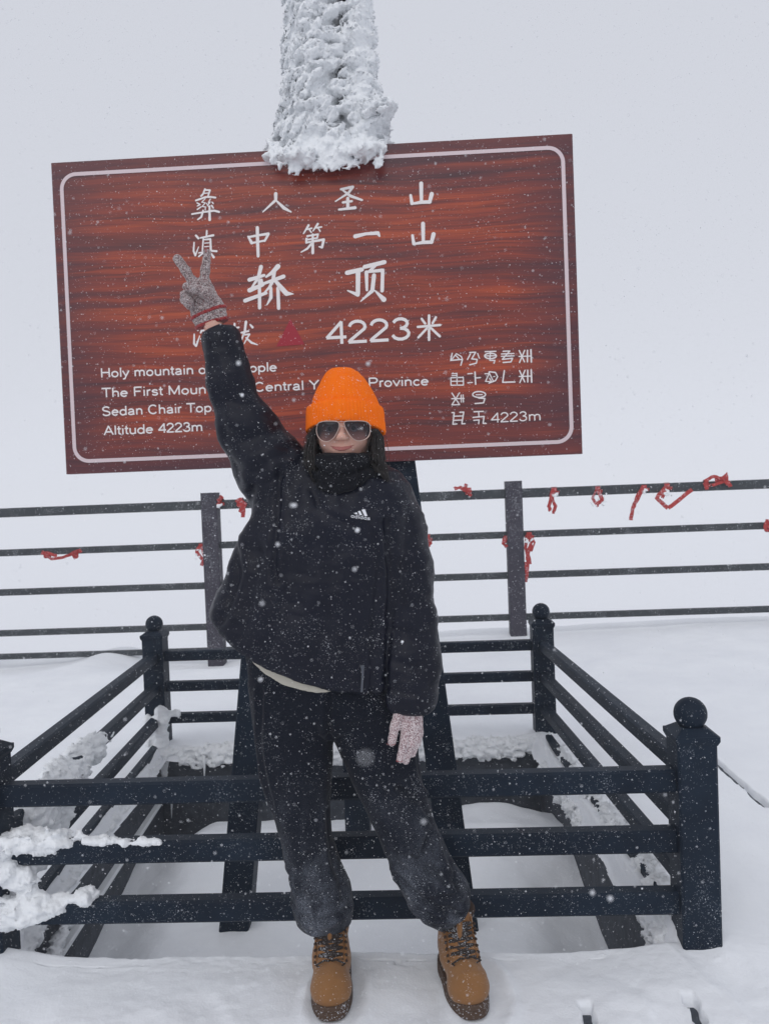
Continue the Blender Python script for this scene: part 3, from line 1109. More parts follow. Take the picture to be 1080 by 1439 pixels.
for k in range(1150):
    z = random.uniform(2.64, ZT - .03)
    th = random.uniform(-.2, math.pi + .2)
    right = math.cos(th)
    yy = YC - .145 * math.sin(th) + .01
    flare = 1 + 0.35 * max(0, 1 - (z - 2.62) / .35)
    xx = -.262 - (.014 if right < 0 else 0) + (.138 + .03 * min(1, max(0, (3.2 - z) / .5))) * right * flare - 0.01 * max(0, 1 - (z - 2.62) / .5)
    if abs(xx - xpx(478, 60)) < 0.014 and z > zpx(148):
        continue
    yy += 0.03 * math.cos((xx - xpx(478, 60)) * 22) * (z > zpx(150))
    s_ = random.uniform(.5, 1.1)
    yy += .012
    xx -= .006 * right
    left = max(0, -right)
    tilt = left * random.uniform(.4, .9) + random.uniform(-.15, .25) - max(0, right) * .25
    if z < 2.72:
        tilt = random.uniform(-.9, .9) - 0.4
    ct, st_ = math.cos(tilt), math.sin(tilt)
    py_ = random.uniform(-.5, .2)
    rot = [[ct, 0, st_], [0, 1, 0], [-st_, 0, ct]]
    fl.ell((xx, yy, z), (.038 * s_, .030 * s_, .0125 * s_), 0.008, rot)
for k in range(130):
    a = random.uniform(0, 1)
    xx = xpx(385 + 152 * a, 228)
    zz_ = zpx(random.uniform(212, 232 - 6 * abs(a - .3)), 2.87)
    an = random.uniform(-1.9, -1.1)
    L = random.uniform(.012, .03)
    fl.cone((xx, 2.885, zz_), (xx + L * math.cos(an), 2.875, zz_ + L * math.sin(an)), .012, .004, 0.006)
# where dark timber still shows
for px_, py_ in ((478, 48), (477, 78), (479, 92), (476, 138), (462, 22)):
    fl.ell((xpx(px_, py_), 2.885, zpx(py_)), (.007, .022, .014), 0.004, neg=True)


def feather(q):
    lean = np.clip((-.22 - q[:, 0]) * 5, -.5, 1.2)
    w = np.stack([q[:, 0] * .55 + q[:, 2] * .2, q[:, 1] * .55, q[:, 2] * 1.9 - q[:, 0] * (.5 + lean)], 1)
    low = np.clip((2.78 - q[:, 2]) / .15, 0, 1)
    return -0.004 + 0.012 * fbm(w, 18, 3, 41) + 0.005 * ridged(w, 40, 2, 44) + 0.022 * low * fbm(q, 34, 3, 46) + .004 * vn(q, 150, 47)


fl.roughen(feather)
for k in range(22):
    za_ = zpx(14 + 6.2 * k)
    gx_ = xpx(478, 60) - .004 + .006 * vn(np.array([0, 0, za_]), 30, 52)
    fl.ell((gx_, 2.878, za_), (.0045 + .004 * random.random(), .020, .013), 0.010, neg=True)


def rime_disp(V, N):
    return 0.0025 * vn(V, 210, 49) + .0015 * vn(V, 330, 48)


me = fl.mesh('rime_ice', rime_disp, smooth=1)
me.materials.append(M['rime'])
o = bpy.data.objects.new('rime_ice', me)
COL.objects.link(o)
tag(o, 'thick white feathery rime encrusting the mast head above the wooden sign', 'ice')


def crust(name, chains, lo, hi, label, cat='ice', h=0.0056, amp=1.0, seed=50, group=None):
    f_ = Field(lo, hi, h)
    for pts, rr in chains:
        pts = [np.array(p, float) for p in pts]
        for i in range(len(pts) - 1):
            L = np.linalg.norm(pts[i + 1] - pts[i])
            n = max(1, int(L / 0.05))
            for k in range(n):
                t, t2 = k / n, (k + 1) / n
                p, p2 = pts[i] * (1 - t) + pts[i + 1] * t, pts[i] * (1 - t2) + pts[i + 1] * t2
                r = rr[i] * (1 - t) + rr[i + 1] * t
                f_.cone(p + RNG.normal(0, r * .15, 3), p2 + RNG.normal(0, r * .15, 3), r * RNG.uniform(.55, .95), r * RNG.uniform(.55, .95), 0.02)
    f_.roughen(lambda q: amp * (0.030 * fbm(q, 13, 3, seed) + 0.030 * fbm(q * np.array([1, 1, 1.5]), 42, 3, seed + 4) + 0.004 * vn(q, 170, seed + 8)))
    me = f_.mesh(name, lambda V, N: amp * 0.004 * vn(V, 210, seed + 9), smooth=1)
    me.materials.append(M['rime'])
    o = bpy.data.objects.new(name, me)
    COL.objects.link(o)
    return tag(o, label, cat, group)


def LXs(y):
    return sx(LX, y)


crust('rime_ice', [([(LXs(3.45), 3.45, .335), (LXs(3.1), 3.1, .33), (LXs(2.5), 2.5, .31)], [.022, .062, .085]),
                   ([(LXs(3.2) - .02, 3.2, .29), (LXs(2.6), 2.6, .20), (-1.33, 2.36, .18)], [.03, .075, .075]),
                   ([(-1.36, 2.33, .33), (-1.35, 2.33, .06)], [.085, .07]),
                   ([(-1.40, 2.27, .345), (-1.12, 2.28, .350), (-1.02, 2.28, .35)], [.055, .038, .012]),
                   ([(-1.40, 2.26, .15), (-1.16, 2.27, .16), (-1.03, 2.28, .165)], [.06, .04, .022]),
                   ([(-1.36, 2.23, .36), (-1.33, 2.22, .25), (-1.34, 2.23, .12)], [.060, .075, .060]),
                   ([(-1.30, 2.26, .30), (-1.22, 2.27, .24), (-1.19, 2.28, .20)], [.05, .035, .02])],
      (-1.75, 2.12, -.05), (-.92, 3.6, .5), 'ragged rime mass frozen over the near left corner of the low railing', amp=.8)
crust('rime_ice', [([(LXs(YB) + .045, YB - .07, .21), (LXs(YB) + .04, YB - .08, .02), (LXs(YB) + .05, YB - .08, -.17)], [.040, .048, .028]),
                   ([(LXs(YB) - .03, YB - .07, .17), (LXs(YB) - .02, YB - .07, -.06)], [.036, .042]),
                   ([(LXs(YB) + .05, YB - .03, .185), (LXs(YB) + .12, YB - .03, .190)], [.02, .012])],
      (-1.68, 3.95, -.3), (-1.15, 4.35, .32), 'pale ice hanging from the foot of the far left railing post', h=0.007, amp=.6, seed=60)
crust('snow_clump', [([(sx(.80, 3.9), 3.9, .0), (sx(.79, 3.4), 3.4, .005), (sx(.80, 2.95), 2.95, .01), (sx(.79, 2.5), 2.5, .0), (.70, 2.36, -.03)], [.05, .035, .065, .05, .05]),
                     ([(sx(.83, 3.1), 3.1, .02), (sx(.84, 2.7), 2.7, .02)], [.05, .06]),
                     ([(sx(.70, 3.9), 3.9, -.05), (sx(.69, 3.2), 3.2, -.045)], [.03, .02]),
                     ([(.70, 2.55, -.05), (.70, 2.40, -.09)], [.04, .05])],
      (.4, 2.2, -.25), (1.05, 4.1, .16), 'crumbly snow piled along the foot of the right side rails', 'snow', amp=1.2, seed=70)
crust('snow_clump', [([(sx(PX0, 4.05) - .01, 4.05, -.025), (sx(PX0, 3.3), 3.3, -.03), (sx(PX0, 2.6), 2.6, -.03), (sx(PX0, 2.3), 2.3, -.04)], [.022, .028, .032, .05]),
                     ([(sx(PX0, 2.75) + .03, 2.75, -.12), (sx(PX0, 2.42) + .04, 2.42, -.18)], [.012, .05])],
      (-1.6, 2.15, -.3), (-1.1, 4.15, .06), 'thin snow crust along the left edge of the opening', 'snow', amp=.8, seed=85)
crust('snow_clump', [([(sx(RX_, YB) + .03, YB - .07, .0), (sx(RX_, YB) - .09, YB - .08, -.03)], [.05, .03]),
                     ([(sx(RX_, YB) + .05, YB - .12, -.02), (sx(RX_, YB) + .03, YB - .2, -.1)], [.035, .03])],
      (.4, 3.9, -.25), (.9, 4.35, .16), 'small snow heap round the foot of the far right railing post', 'snow', seed=75)
crust('snow_clump', [([(-1.45, 4.13, -.01), (-.9, 4.13, .0), (-.3, 4.13, -.01), (.55, 4.13, -.01)], [.04, .05, .04, .045]),
                     ([(-1.3, 4.10, -.05), (.5, 4.10, -.045)], [.025, .03])],
      (-1.6, 3.98, -.2), (.7, 4.28, .12), 'low bank of drifted snow along the far edge of the opening', 'snow', amp=.8, seed=80)
crust('snow_clump', [([(-1.02, 2.268, .345), (-.90, 2.270, .344), (-.80, 2.270, .342)], [.012, .011, .006]), ([(-1.0, 2.285, .344), (-.88, 2.285, .343)], [.010, .008])],
      (-1.1, 2.22, .30), (-.75, 2.31, .40), 'thin ridge of frost on the middle front rail beside the rime', 'snow', h=0.0028, amp=.42, seed=93)
# icicles on the far wall of the opening
for k, (px_, y0, y1) in enumerate(((286, 1062, 1096), (240, 1098, 1150), (374, 1120, 1132), (212, 1066, 1090))):
    a, b = atY(px_, y0, 4.08), atY(px_ + 1, y1, 4.08)
    mb = MB()
    mb.tube([a, (a + b) / 2 + (.002, 0, 0), b], [.010, .007, .002], 7)
    o = mb.build('icicle', M['rime'], smooth=True)
    tag(o, ['thin icicle left of the left mast leg on the far wall', 'long icicle low beside the far left post', 'short icicle just right of the left mast leg',
            'small icicle right under the far left post'][k], 'icicle', 'icicles on the far wall of the opening')

# ------------------------------------------------------------------ ribbons tied to the platform fence
m = M['ribbon'] = mat('red_ribbon', (0.42, 0.02, 0.02), 0.8, 0.2)  # red cloth, its colour faded pinkish to carry the haze
v = coords(m)
lk(m, dusted(m, mixc(m, noise(m, v, 30, 3, .6), (0.30, 0.03, 0.035), (0.50, 0.07, 0.06)), v, 0.30, 60, thr=.58), B(m).inputs['Base Color'])


def ribbon(px, py, label, tails, wrap=0.075, rime=0.0, knot=.02):
    """cloth strip knotted round a rail: band, knot and hanging tails; tails are lists of pixel points"""
    c = atY(px, py, YFN)
    root = thing('ribbon', label, 'ribbon', tuple(c), 'ribbons tied to the platform fence')
    mb = MB()
    w = random.uniform(.018, .028)
    pts = []
    for k in range(9):
        a = 2 * math.pi * k / 8
        pts.append((c[0] + .003 * k, YFN - .036 * math.cos(a), c[2] + wrap * 0.5 * math.sin(a)))
    for k in range(8):
        p, q = pts[k], pts[k + 1]
        mb.add([(p[0] - w, p[1], p[2]), (p[0] + w, p[1], p[2]), (q[0] + w, q[1], q[2]), (q[0] - w, q[1], q[2]),
                (p[0] - w, p[1] * .998 + .01, p[2]), (p[0] + w, p[1] * .998 + .01, p[2]), (q[0] + w, q[1] * .998 + .01, q[2]), (q[0] - w, q[1] * .998 + .01, q[2])],
               [(0, 1, 2, 3), (7, 6, 5, 4), (0, 4, 5, 1), (3, 2, 6, 7)])
    mb.build('band', M['ribbon'], root)
    for tl in tails:
        P = [atY(x, y, YFN - .05 - .01 * random.random()) for x, y in tl]
        # resample with a twist
        Q_ = []
        n = 4
        for i in range(len(P) - 1):
            for k in range(n):
                t = k / n
                Q_.append(P[i] * (1 - t) + P[i + 1] * t + RNG.normal(0, .0018, 3))
        Q_.append(P[-1])
        mb = MB()
        V, Fc = [], []
        tw0, tws = random.uniform(-.5, .5), random.uniform(-.8, .8)
        ww = random.uniform(.013, .021)
        for i, p in enumerate(Q_):
            d = Q_[min(i + 1, len(Q_) - 1)] - Q_[max(i - 1, 0)]
            d /= max(np.linalg.norm(d), 1e-6)
            n_ = np.cross(d, [0, 1, 0])
            tt = tw0 + tws * math.sin(i * .9)
            nn = n_ * math.cos(tt) + np.array([0, 1, 0]) * math.sin(tt)
            f_ = np.cross(d, nn) * .0025
            V += [p - nn * ww + f_, p + nn * ww + f_, p + nn * ww - f_, p - nn * ww - f_]
            if i:
                b = 4 * i
                for q in range(4):
                    Fc.append((b - 4 + q, b - 4 + (q + 1) % 4, b + (q + 1) % 4, b + q))
        Fc.append((3, 2, 1, 0))
        e = 4 * (len(Q_) - 1)
        Fc.append((e, e + 1, e + 2, e + 3))
        mb.add(V, Fc)
        mb.build('tail', M['ribbon'], root)
    if rime:
        f_ = Field(c - np.array([.12, .1, .2]), c + np.array([.12, .04, .05]), .008)
        for k in range(16):
            f_.ell(c + np.array([random.uniform(-.055, .055) * rime, -.055 + random.uniform(-.01, .01), -random.uniform(.03, .12) * rime]), RNG.uniform(.005, .014, 3), .006)
        f_.roughen(lambda q: .010 * fbm(q, 60, 2, 91))
        me = f_.mesh('frost', smooth=1)
        link_mesh('frost', me, M['rime'], root)
    return root


ribbon(64, 779, 'long red ribbon wound along the second rail at far left', [[(60, 775), (72, 786), (90, 783), (104, 777)], [(66, 777), (80, 781)], [(104, 777), (114, 773)], [(100, 776), (106, 784), (110, 779)]])
ribbon(283, 768, 'frosted dull red ribbon left of the nearer left fence post', [[(280, 768), (276, 776), (284, 786)], [(284, 768), (288, 782), (283, 795)]], rime=.9)
ribbon(310, 706, 'tiny pale red ribbon beside the top of the left fence post', [[(306, 704), (312, 697)], [(309, 706), (304, 713)]], rime=.4)
ribbon(338, 705, 'bright red knotted ribbon on the top rail close to the jacket', [[(332, 702), (342, 713), (341, 727)], [(336, 704), (344, 708), (337, 720)], [(340, 702), (334, 712)]])
ribbon(654, 691, 'red ribbon with a spiky bow left of the right fence post', [[(654, 689), (646, 685), (638, 687)], [(653, 688), (655, 680)], [(656, 690), (662, 697)], [(652, 689), (662, 688)]])
ribbon(600, 756, 'short red ribbon on the second rail beside the dark sleeve', [[(600, 756), (598, 764), (602, 769)], [(602, 757), (604, 763), (597, 770)]])
ribbon(742, 752, 'long red ribbon bunch hanging right of the right fence post', [[(742, 750), (746, 765), (741, 778), (744, 793)], [(740, 752), (738, 770), (742, 790), (739, 815)], [(744, 752), (749, 762), (745, 775)], [(738, 790), (740, 806), (738, 818)]], rime=.7)
ribbon(710, 757, 'small red ribbon end left of the right fence post', [[(709, 756), (707, 764), (712, 769)]])
ribbon(777, 690, 'drooping red ribbon, first right of the right fence post', [[(777, 690), (776, 701), (780, 711), (777, 722)], [(776, 690), (771, 712), (773, 718)]], rime=.4)
ribbon(838, 688, 'frost covered ribbon, second right of the right fence post', [[(838, 688), (832, 700), (840, 712)], [(840, 689), (846, 702), (838, 708)]], rime=1.25)
ribbon(903, 686, 'long slanting red ribbon with ragged end on the top rail', [[(903, 684), (896, 700), (888, 716), (886, 731)], [(903, 686), (893, 702), (890, 712)]], rime=.4)
ribbon(935, 684, 'red and white ribbon looped in a V under the top rail', [[(936, 684), (922, 700), (938, 714)], [(938, 714), (952, 704), (972, 688)], [(936, 686), (930, 700)]], rime=.7)
ribbon(990, 680, 'plain red band left of the big bow on the top rail', [[(989, 678), (993, 688)]])
ribbon(1016, 676, 'big red bow on the top rail near the right end', [[(1016, 674), (1003, 669), (990, 676)], [(1014, 674), (1020, 666), (1022, 682)], [(1016, 677), (1000, 682)], [(1018, 672), (1004, 674)], [(1018, 674), (1026, 684)]])
ribbon(1077, 742, 'red ribbon on the second rail at the far right', [[(1078, 730), (1074, 742), (1077, 747)], [(1080, 732), (1080, 742)]])
# ------------------------------------------------------------------ the woman in front of the railing
YP = 2.13
K = YP / F                     # metres per pixel of the photograph at her distance
person = thing('person', 'woman in orange beanie and dark jacket raising a V sign before the wooden sign', 'person', tuple(np.array([atY(480, 1420, YP)[0], YP, 0.0])))


def P(px, py, dy=0.0):
    return atY(px, py, YP + dy)


def rows_px(rows, dscale=1.0, dy=0.0):
    """(py, left, right, half depth in m, shift in depth) -> loft rows"""
    out = []
    for r in rows:
        py, l, r_, dep = r[:4]
        sh = r[4] if len(r) > 4 else 0
        a, b = P(l, py, sh + dy), P(r_, py, sh + dy)
        out.append(((a[2] + b[2]) / 2, (a[0] + b[0]) / 2, YP + sh + dy, (b[0] - a[0]) / 2, dep * dscale))
    return out


def xzdist(V, pts):
    """distance in the frontal plane from vertices to a line drawn in pixels"""
    best = np.full(len(V), 9.0)
    W_ = [P(*p)[[0, 2]] for p in pts]
    q = V[:, [0, 2]]
    for a, b in zip(W_[:-1], W_[1:]):
        ab = b - a
        t = np.clip(((q - a) @ ab) / (ab @ ab), 0, 1)
        best = np.minimum(best, np.linalg.norm(q - a - t[:, None] * ab, axis=1))
    return best


def finish(f_, name, m, parent, disp=None):
    me = f_.mesh(name, disp)
    me.materials.append(m)
    return link_mesh(name, me, None, parent)


# ---- cloth and skin
m = M['jacket'] = mat('navy_shell', (0.012, 0.013, 0.02), 0.40, 0.20, sheen=0.0)
v = coords(m)
c = mixc(m, noise(m, v, 5, 3, .6), (0.002, 0.0028, 0.008), (0.005, 0.007, 0.018))
lk(m, dusted(m, c, v, 0.35, 300, thr=0.70), B(m).inputs['Base Color'])
nb = bump(m, noise(m, coords(m, (1, 1, 1.6)), 9, 3, 0.55), 0.35, 0.02)
bump(m, noise(m, v, 600, 2, 0.5), 0.12, 0.001, nb)
m = M['sleeve'] = mat('black_rib', (0.007, 0.0075, 0.010), 0.8, 0.1, sheen=0.03)
v = coords(m)
lk(m, dusted(m, mixc(m, noise(m, v, 8, 3, .6), (0.0035, 0.004, 0.006), (0.008, 0.009, 0.013)), v, 0.3, 300, thr=0.70), B(m).inputs['Base Color'])
bump(m, noise(m, v, 30, 4, 0.6), 0.3, 0.01)
m = M['velvet'] = mat('black_velvet', (0.006, 0.0065, 0.009), 0.9, 0.1, sheen=0.06)
B(m).inputs['Sheen Roughness'].default_value = 0.4
v = coords(m)
sp = nd(m, 'ShaderNodeSeparateXYZ')
lk(m, v, sp.inputs['Vector'])
# snow brushed into the pile below the knee, plus painted velvet sheen
low = nd(m, 'ShaderNodeMapRange')
for k_, val in (('From Min', 0.62), ('From Max', 0.14), ('To Min', 0.0), ('To Max', 0.5)):
    low.inputs[k_].default_value = val
lk(m, sp.outputs['Z'], low.inputs['Value'])
patch = noise(m, coords(m, (1, 1, .55)), 11, 4, 0.65)
spk = noise(m, v, 700, 3, 0.6)
amt = math2(m, 'ADD', math2(m, 'MULTIPLY', low.outputs['Result'], ramp(m, patch, [(.42, (.10, .10, .10)), (.66, (1, 1, 1))])), 0.03)
spk2 = math2(m, 'MULTIPLY', amt, ramp(m, spk, [(.42, (0, 0, 0)), (.62, (1, 1, 1))]))
c1 = mixc(m, spk2, (0.0022, 0.0040, 0.010), (0.46, 0.50, 0.58))
lk(m, dusted(m, c1, v, 0.45, 300, thr=0.69), B(m).inputs['Base Color'])
bump(m, noise(m, v, 26, 4, 0.6), 0.3, 0.010)
m = M['skin'] = mat('skin', (0.52, 0.30, 0.235), 0.5, 0.4)
v = coords(m)
lk(m, mixc(m, noise(m, v, 18, 3, .6), (0.68, 0.41, 0.32), (0.60, 0.33, 0.26)), B(m).inputs['Base Color'])
B(m).inputs['Subsurface Weight'].default_value = 0.15
B(m).inputs['Subsurface Radius'].default_value = (0.01, 0.004, 0.002)
M['lip'] = mat('lip', (0.40, 0.13, 0.115), 0.45, 0.4)
M['tooth'] = mat('tooth', (0.6, 0.56, 0.5), 0.3, 0.5)
m = M['knit'] = mat('orange_knit', (0.9, 0.19, 0.012), 0.85, 0.1, sheen=0.0)
v = coords(m)
c = mixc(m, noise(m, v, 60, 3, .6), (0.96, 0.150, 0.005), (1.0, 0.215, 0.012))
lk(m, dusted(m, c, v, 0.5, 240, thr=0.68), B(m).inputs['Base Color'])
bump(m, noise(m, v, 420, 2, 0.6), 0.5, 0.003)


def knit(name, ca, cb, cc):
    m = mat(name, ca, 0.95, 0.1, sheen=0.3)
    v = coords(m)
    f1 = noise(m, v, 300, 2, .6)
    f2 = noise(m, v, 160, 2, .6)
    c = mixc(m, ramp(m, f1, [(.42, (0, 0, 0)), (.56, (1, 1, 1))]), ca, cb)
    c = mixc(m, ramp(m, f2, [(.52, (0, 0, 0)), (.68, (1, 1, 1))]), c, cc)
    lk(m, c, B(m).inputs['Base Color'])
    bump(m, f1, 0.9, 0.004)
    return m


M['glove'] = knit('grey_knit', (0.13, 0.095, 0.095), (0.55, 0.47, 0.46), (0.26, 0.15, 0.15))
M['glove_snowy'] = knit('snowy_knit', (0.26, 0.16, 0.17), (0.74, 0.65, 0.65), (0.46, 0.32, 0.33))
M['glove_red'] = knit('red_knit', (0.26, 0.015, 0.022), (0.40, 0.06, 0.06), (0.30, 0.10, 0.10))
m = M['hair'] = mat('dark_hair', (0.012, 0.009, 0.008), 0.45, 0.5)
m = M['shirt'] = mat('cream_jersey', (0.50, 0.47, 0.40), 0.85, 0.2)
bump(m, noise(m, coords(m, (6, 6, 1)), 9, 3, 0.6), 0.4, 0.01)
m = M['boot'] = mat('tan_nubuck', (0.23, 0.115, 0.045), 0.85, 0.2, sheen=0.2)
v = coords(m)
c = mixc(m, noise(m, v, 14, 5, .65), (0.185, 0.082, 0.028), (0.30, 0.150, 0.058))
lk(m, dusted(m, c, v, 0.6, 320, thr=0.70), B(m).inputs['Base Color'])
bump(m, noise(m, v, 90, 4, 0.6), 0.25, 0.004)
m = M['sole'] = mat('brown_rubber', (0.075, 0.045, 0.028), 0.7, 0.3)
lk(m, dusted(m, (0.075, 0.045, 0.03), coords(m), 0.6, 200, thr=0.64), B(m).inputs['Base Color'])
M['sole'].node_tree.nodes  # keep
M['lace'] = mat('dark_lace', (0.035, 0.027, 0.024), 0.8, 0.2)
lk(M['lace'], dusted(M['lace'], (0.035, 0.027, 0.024), coords(M['lace']), 0.5, 300, thr=0.62), B(M['lace']).inputs['Base Color'])
M['padding'] = mat('dark_padding', (0.05, 0.032, 0.024), 0.8, 0.2)
M['sock'] = mat('grey_sock', (0.30, 0.31, 0.34), 0.9, 0.1)
M['gold'] = mat('rose_metal', (0.62, 0.46, 0.40), 0.3, 0.5, metal=0.9)
M['eye_white'] = mat('eye_white', (0.7, 0.68, 0.66), 0.25, 0.5)
M['iris'] = mat('iris', (0.02, 0.012, 0.008), 0.2, 0.5)
M['logo'] = mat('white_logo', (0.75, 0.76, 0.8), 0.6, 0.2)
M['zip'] = mat('zip_metal', (0.10, 0.11, 0.13), 0.4, 0.5, metal=0.6)

# ---- body, one skin from crown to soles
HC = P(484, 606)                       # between the eyes
hx_, hz_ = HC[0], HC[2]
HY_ = YP


def Hd(x, y, z):
    return (hx_ + x, HY_ + y, hz_ + z)


bf = Field((P(225, 700)[0], YP - .24, -.0), (P(700, 700)[0] + .02, YP + .26, P(0, 330)[2] + .16), 0.0095)
# torso, arms, legs beneath the clothes
bf.loft(rows_px([(668, 455, 515, .06, .0), (700, 420, 545, .085), (760, 385, 540, .105), (850, 385, 540, .10), (930, 372, 560, .115), (985, 372, 560, .11)]), 0.02)
bf.chain([P(405, 700), P(350, 610), P(309, 478)], [.055, .042, .033], .03)
bf.chain([P(540, 715), P(568, 850, .01), P(577, 975, -.095)], [.055, .042, .026], .03)
bf.chain([P(415, 960), P(428, 1130, 0), P(452, 1260, .02), P(466, 1300, .035), P(468, 1395, .035)], [.080, .050, .038, .030, .030], .02)
bf.chain([P(520, 960), P(560, 1130, 0), P(612, 1250, .02), P(640, 1300, .035), P(652, 1395, .035)], [.078, .045, .036, .030, .030], .02)
bf.chain([P(468, 1398, .03), P(468, 1402, -.12)], [.034, .028], .02)
bf.chain([P(655, 1398, .03), P(660, 1402, -.12)], [.034, .028], .02)
# hands beneath the gloves
bf.chain([P(306, 470), P(288, 430)], [.022, .020], .01)
bf.chain([P(577, 975, -.095), P(573, 1020, -.12)], [.022, .016], .01)
bf.chain([Hd(0, .03, -.07), Hd(0, .03, -.16)], [.052, .06], .02)
bf.ell(Hd(0, .02, .035), (.07, .09, .09), .01)
o = finish(bf, 'body', M['skin'], person)

# the head is modelled finer and takes the place of the coarse one
hf = Field(Hd(-.10, -.14, -.20), Hd(.10, .13, .15), 0.0026)
hf.ell(Hd(0, .015, .035), (.076, .095, .098), .02)
hf.ell(Hd(0, -.015, -.012), (.0665, .078, .078), .03)
hf.ell(Hd(0, -.030, -.070), (.040, .050, .034), .04)
for s_ in (-1, 1):
    hf.ell(Hd(.037 * s_, -.062, -.030), (.025, .022, .021), .02)
    hf.ell(Hd(.031 * s_, -.094, .002), (.017, .012, .010), .014, neg=True)
    hf.ell(Hd(.030 * s_, -.083, .020), (.024, .010, .007), .012)
    hf.ell(Hd(.0105 * s_, -.101, -.0255), (.0075, .010, .0065), .006)
    hf.ell(Hd(.0065 * s_, -.108, -.033), (.003, .004, .003), .003, neg=True)
    hf.ell(Hd(.078 * s_, .01, -.005), (.010, .018, .030), .008)
hf.chain([Hd(0, -.089, .012), Hd(0, -.109, -.020)], [.0075, .0105], .010)
hf.ell(Hd(0, -.088, -.052), (.026, .012, .014), .012)
hf.ell(Hd(0, -.078, -.082), (.018, .014, .014), .015)
hf.chain([Hd(0, .02, -.08), Hd(0, .02, -.18)], [.050, .056], .03)
finish(hf, 'head', M['skin'], o)
head = bpy.data.objects['head']
hco = np.empty(len(head.data.vertices) * 3, np.float32)
head.data.vertices.foreach_get('co', hco)
hco = hco.reshape(-1, 3)


def on_face(x, z, out_=0.0):
    k = (np.abs(hco[:, 0] - hx_ - x) < .0035) & (np.abs(hco[:, 2] - hz_ - z) < .0035)
    y = hco[k, 1].min() if k.any() else HY_ - .09
    return (hx_ + x, y - out_, hz_ + z)


lipf = Field(Hd(-.04, -.125, -.075), Hd(.04, -.05, -.03), .0011)
for lo_, pts_l in ((0, [(-.031, -.0445, .0009), (-.020, -.0475, .0020), (-.008, -.0492, .0026), (0, -.0500, .0024), (.008, -.0492, .0026), (.020, -.0475, .0020), (.031, -.0445, .0009)]),
                   (1, [(-.026, -.0490, .0010), (-.016, -.0525, .0024), (-.006, -.0548, .0032), (.006, -.0548, .0032), (.016, -.0525, .0024), (.026, -.0490, .0010)])):
    lipf.chain([on_face(x, z, -.0008) for x, z, r in pts_l], [r for x, z, r in pts_l], .001)
finish(lipf, 'lips', M['lip'], o)
for s_ in (-1, 1):
    mb = MB()
    mb.lathe([(.0118 * math.sin(a * math.pi / 10 + .001), -.0118 * math.cos(a * math.pi / 10)) for a in range(11)], Hd(.031 * s_, -.0775, .002), 16)
    mb.build('eye', M['eye_white'], o, smooth=True)
    mb = MB()
    for k in range(3):
        ...
    c_ = Hd(.031 * s_, -.0900, .001)
    mb.tube([c_, (c_[0], c_[1] + .003, c_[2])], [.0052, .0056], 14)
    mb.build('iris', M['iris'], o)
    mb = MB()
    mb.tube([Hd(.014 * s_, -.098, .018), Hd(.030 * s_, -.0975, .0225), Hd(.046 * s_, -.088, .019)], [.0022, .0026, .001], 6)
    mb.build('eyebrow', M['hair'], o)

# ---- beanie
bn = Field((P(424, 560)[0], YP - .15, P(480, 632)[2]), (P(548, 560)[0], YP + .16, P(480, 508)[2]), 0.0028)


def tiltz(y):
    return (y - YP) * 0.0


hatrows = [(516.5, 472, 488, .012, .03), (518, 465, 494, .030, .03), (523, 459, 502, .052, .028), (532, 453, 511, .072, .025), (545, 446, 520, .092, .022), (560, 440, 528, .104, .018), (575, 437, 534, .110, .015), (590, 435, 538, .112, .012), (626, 433, 541, .112, .012)]
e = bn.loft(rows_px(hatrows), ret=True)
bn.union(e, 0)
cuff = bn.loft(rows_px([(566, 436, 531, .110, .012), (570, 431.5, 536, .1165, .012), (580, 430.5, 539, .1195, .012), (626, 430, 543, .1195, .012)]), ret=True)
# roll: band between two slanted planes, higher over the brow than at the ears
zb = P(484, 596)[2]
zt = P(484, 566)[2]
xc = P(486, 590)[0]
slant = (bn.Y - (YP - .105)) * (-0.11) - (bn.X - xc) * 0.045 - ((bn.X - xc) / .1) ** 2 * 0.010
low_ = (zb + slant) - bn.Z
top_ = bn.Z - (zt + slant * .6)
bn.d = np.maximum(bn.d, low_ - .002).astype(np.float32)
cuffd = np.maximum(np.maximum(cuff, low_), top_)
kk_ = .006
hh_ = np.clip(0.5 + 0.5 * (bn.d - cuffd) / .003, 0, 1)
bn.d = (cuffd * hh_ + bn.d * (1 - hh_) - .003 * hh_ * (1 - hh_)).astype(np.float32)


def rib(V, N):
    th = np.arctan2(V[:, 1] - YP - .012, V[:, 0] - xc)
    top = np.clip((V[:, 2] - zt) / .09, 0, 1)
    return .0011 * np.sin(th * 74) * (1 - .6 * top) + .0016 * fbm(V, 40, 3, 61) + .003 * fbm(V, 9, 2, 62) * top


beanie = finish(bn, 'beanie', M['knit'], person, rib)

# ---- hair in strands down both sides
hair_sides = (MB(), MB())


def strand(pts, r):
    Q_ = []
    for i in range(len(pts) - 1):
        a, b = np.array(pts[i]), np.array(pts[i + 1])
        Q_ += [a, (a * 2 + b) / 3, (a + 2 * b) / 3]
    Q_.append(np.array(pts[-1]))
    ph, am = random.uniform(0, 6.28), random.uniform(.001, .0032)
    Q_ = [q + np.array([am * i / len(Q_) * 1.6 * math.sin(ph + i * 1.1), am * math.cos(ph + i * .9), 0]) + RNG.normal(0, .0008, 3) for i, q in enumerate(Q_)]
    n = len(Q_)
    hair_sides[0 if Q_[0][0] < P(484, 600)[0] else 1].tube(Q_, [r * (1 if i < n * .6 else max(.15, 1 - (i - n * .6) / (n * .4))) for i in range(n)], 5)


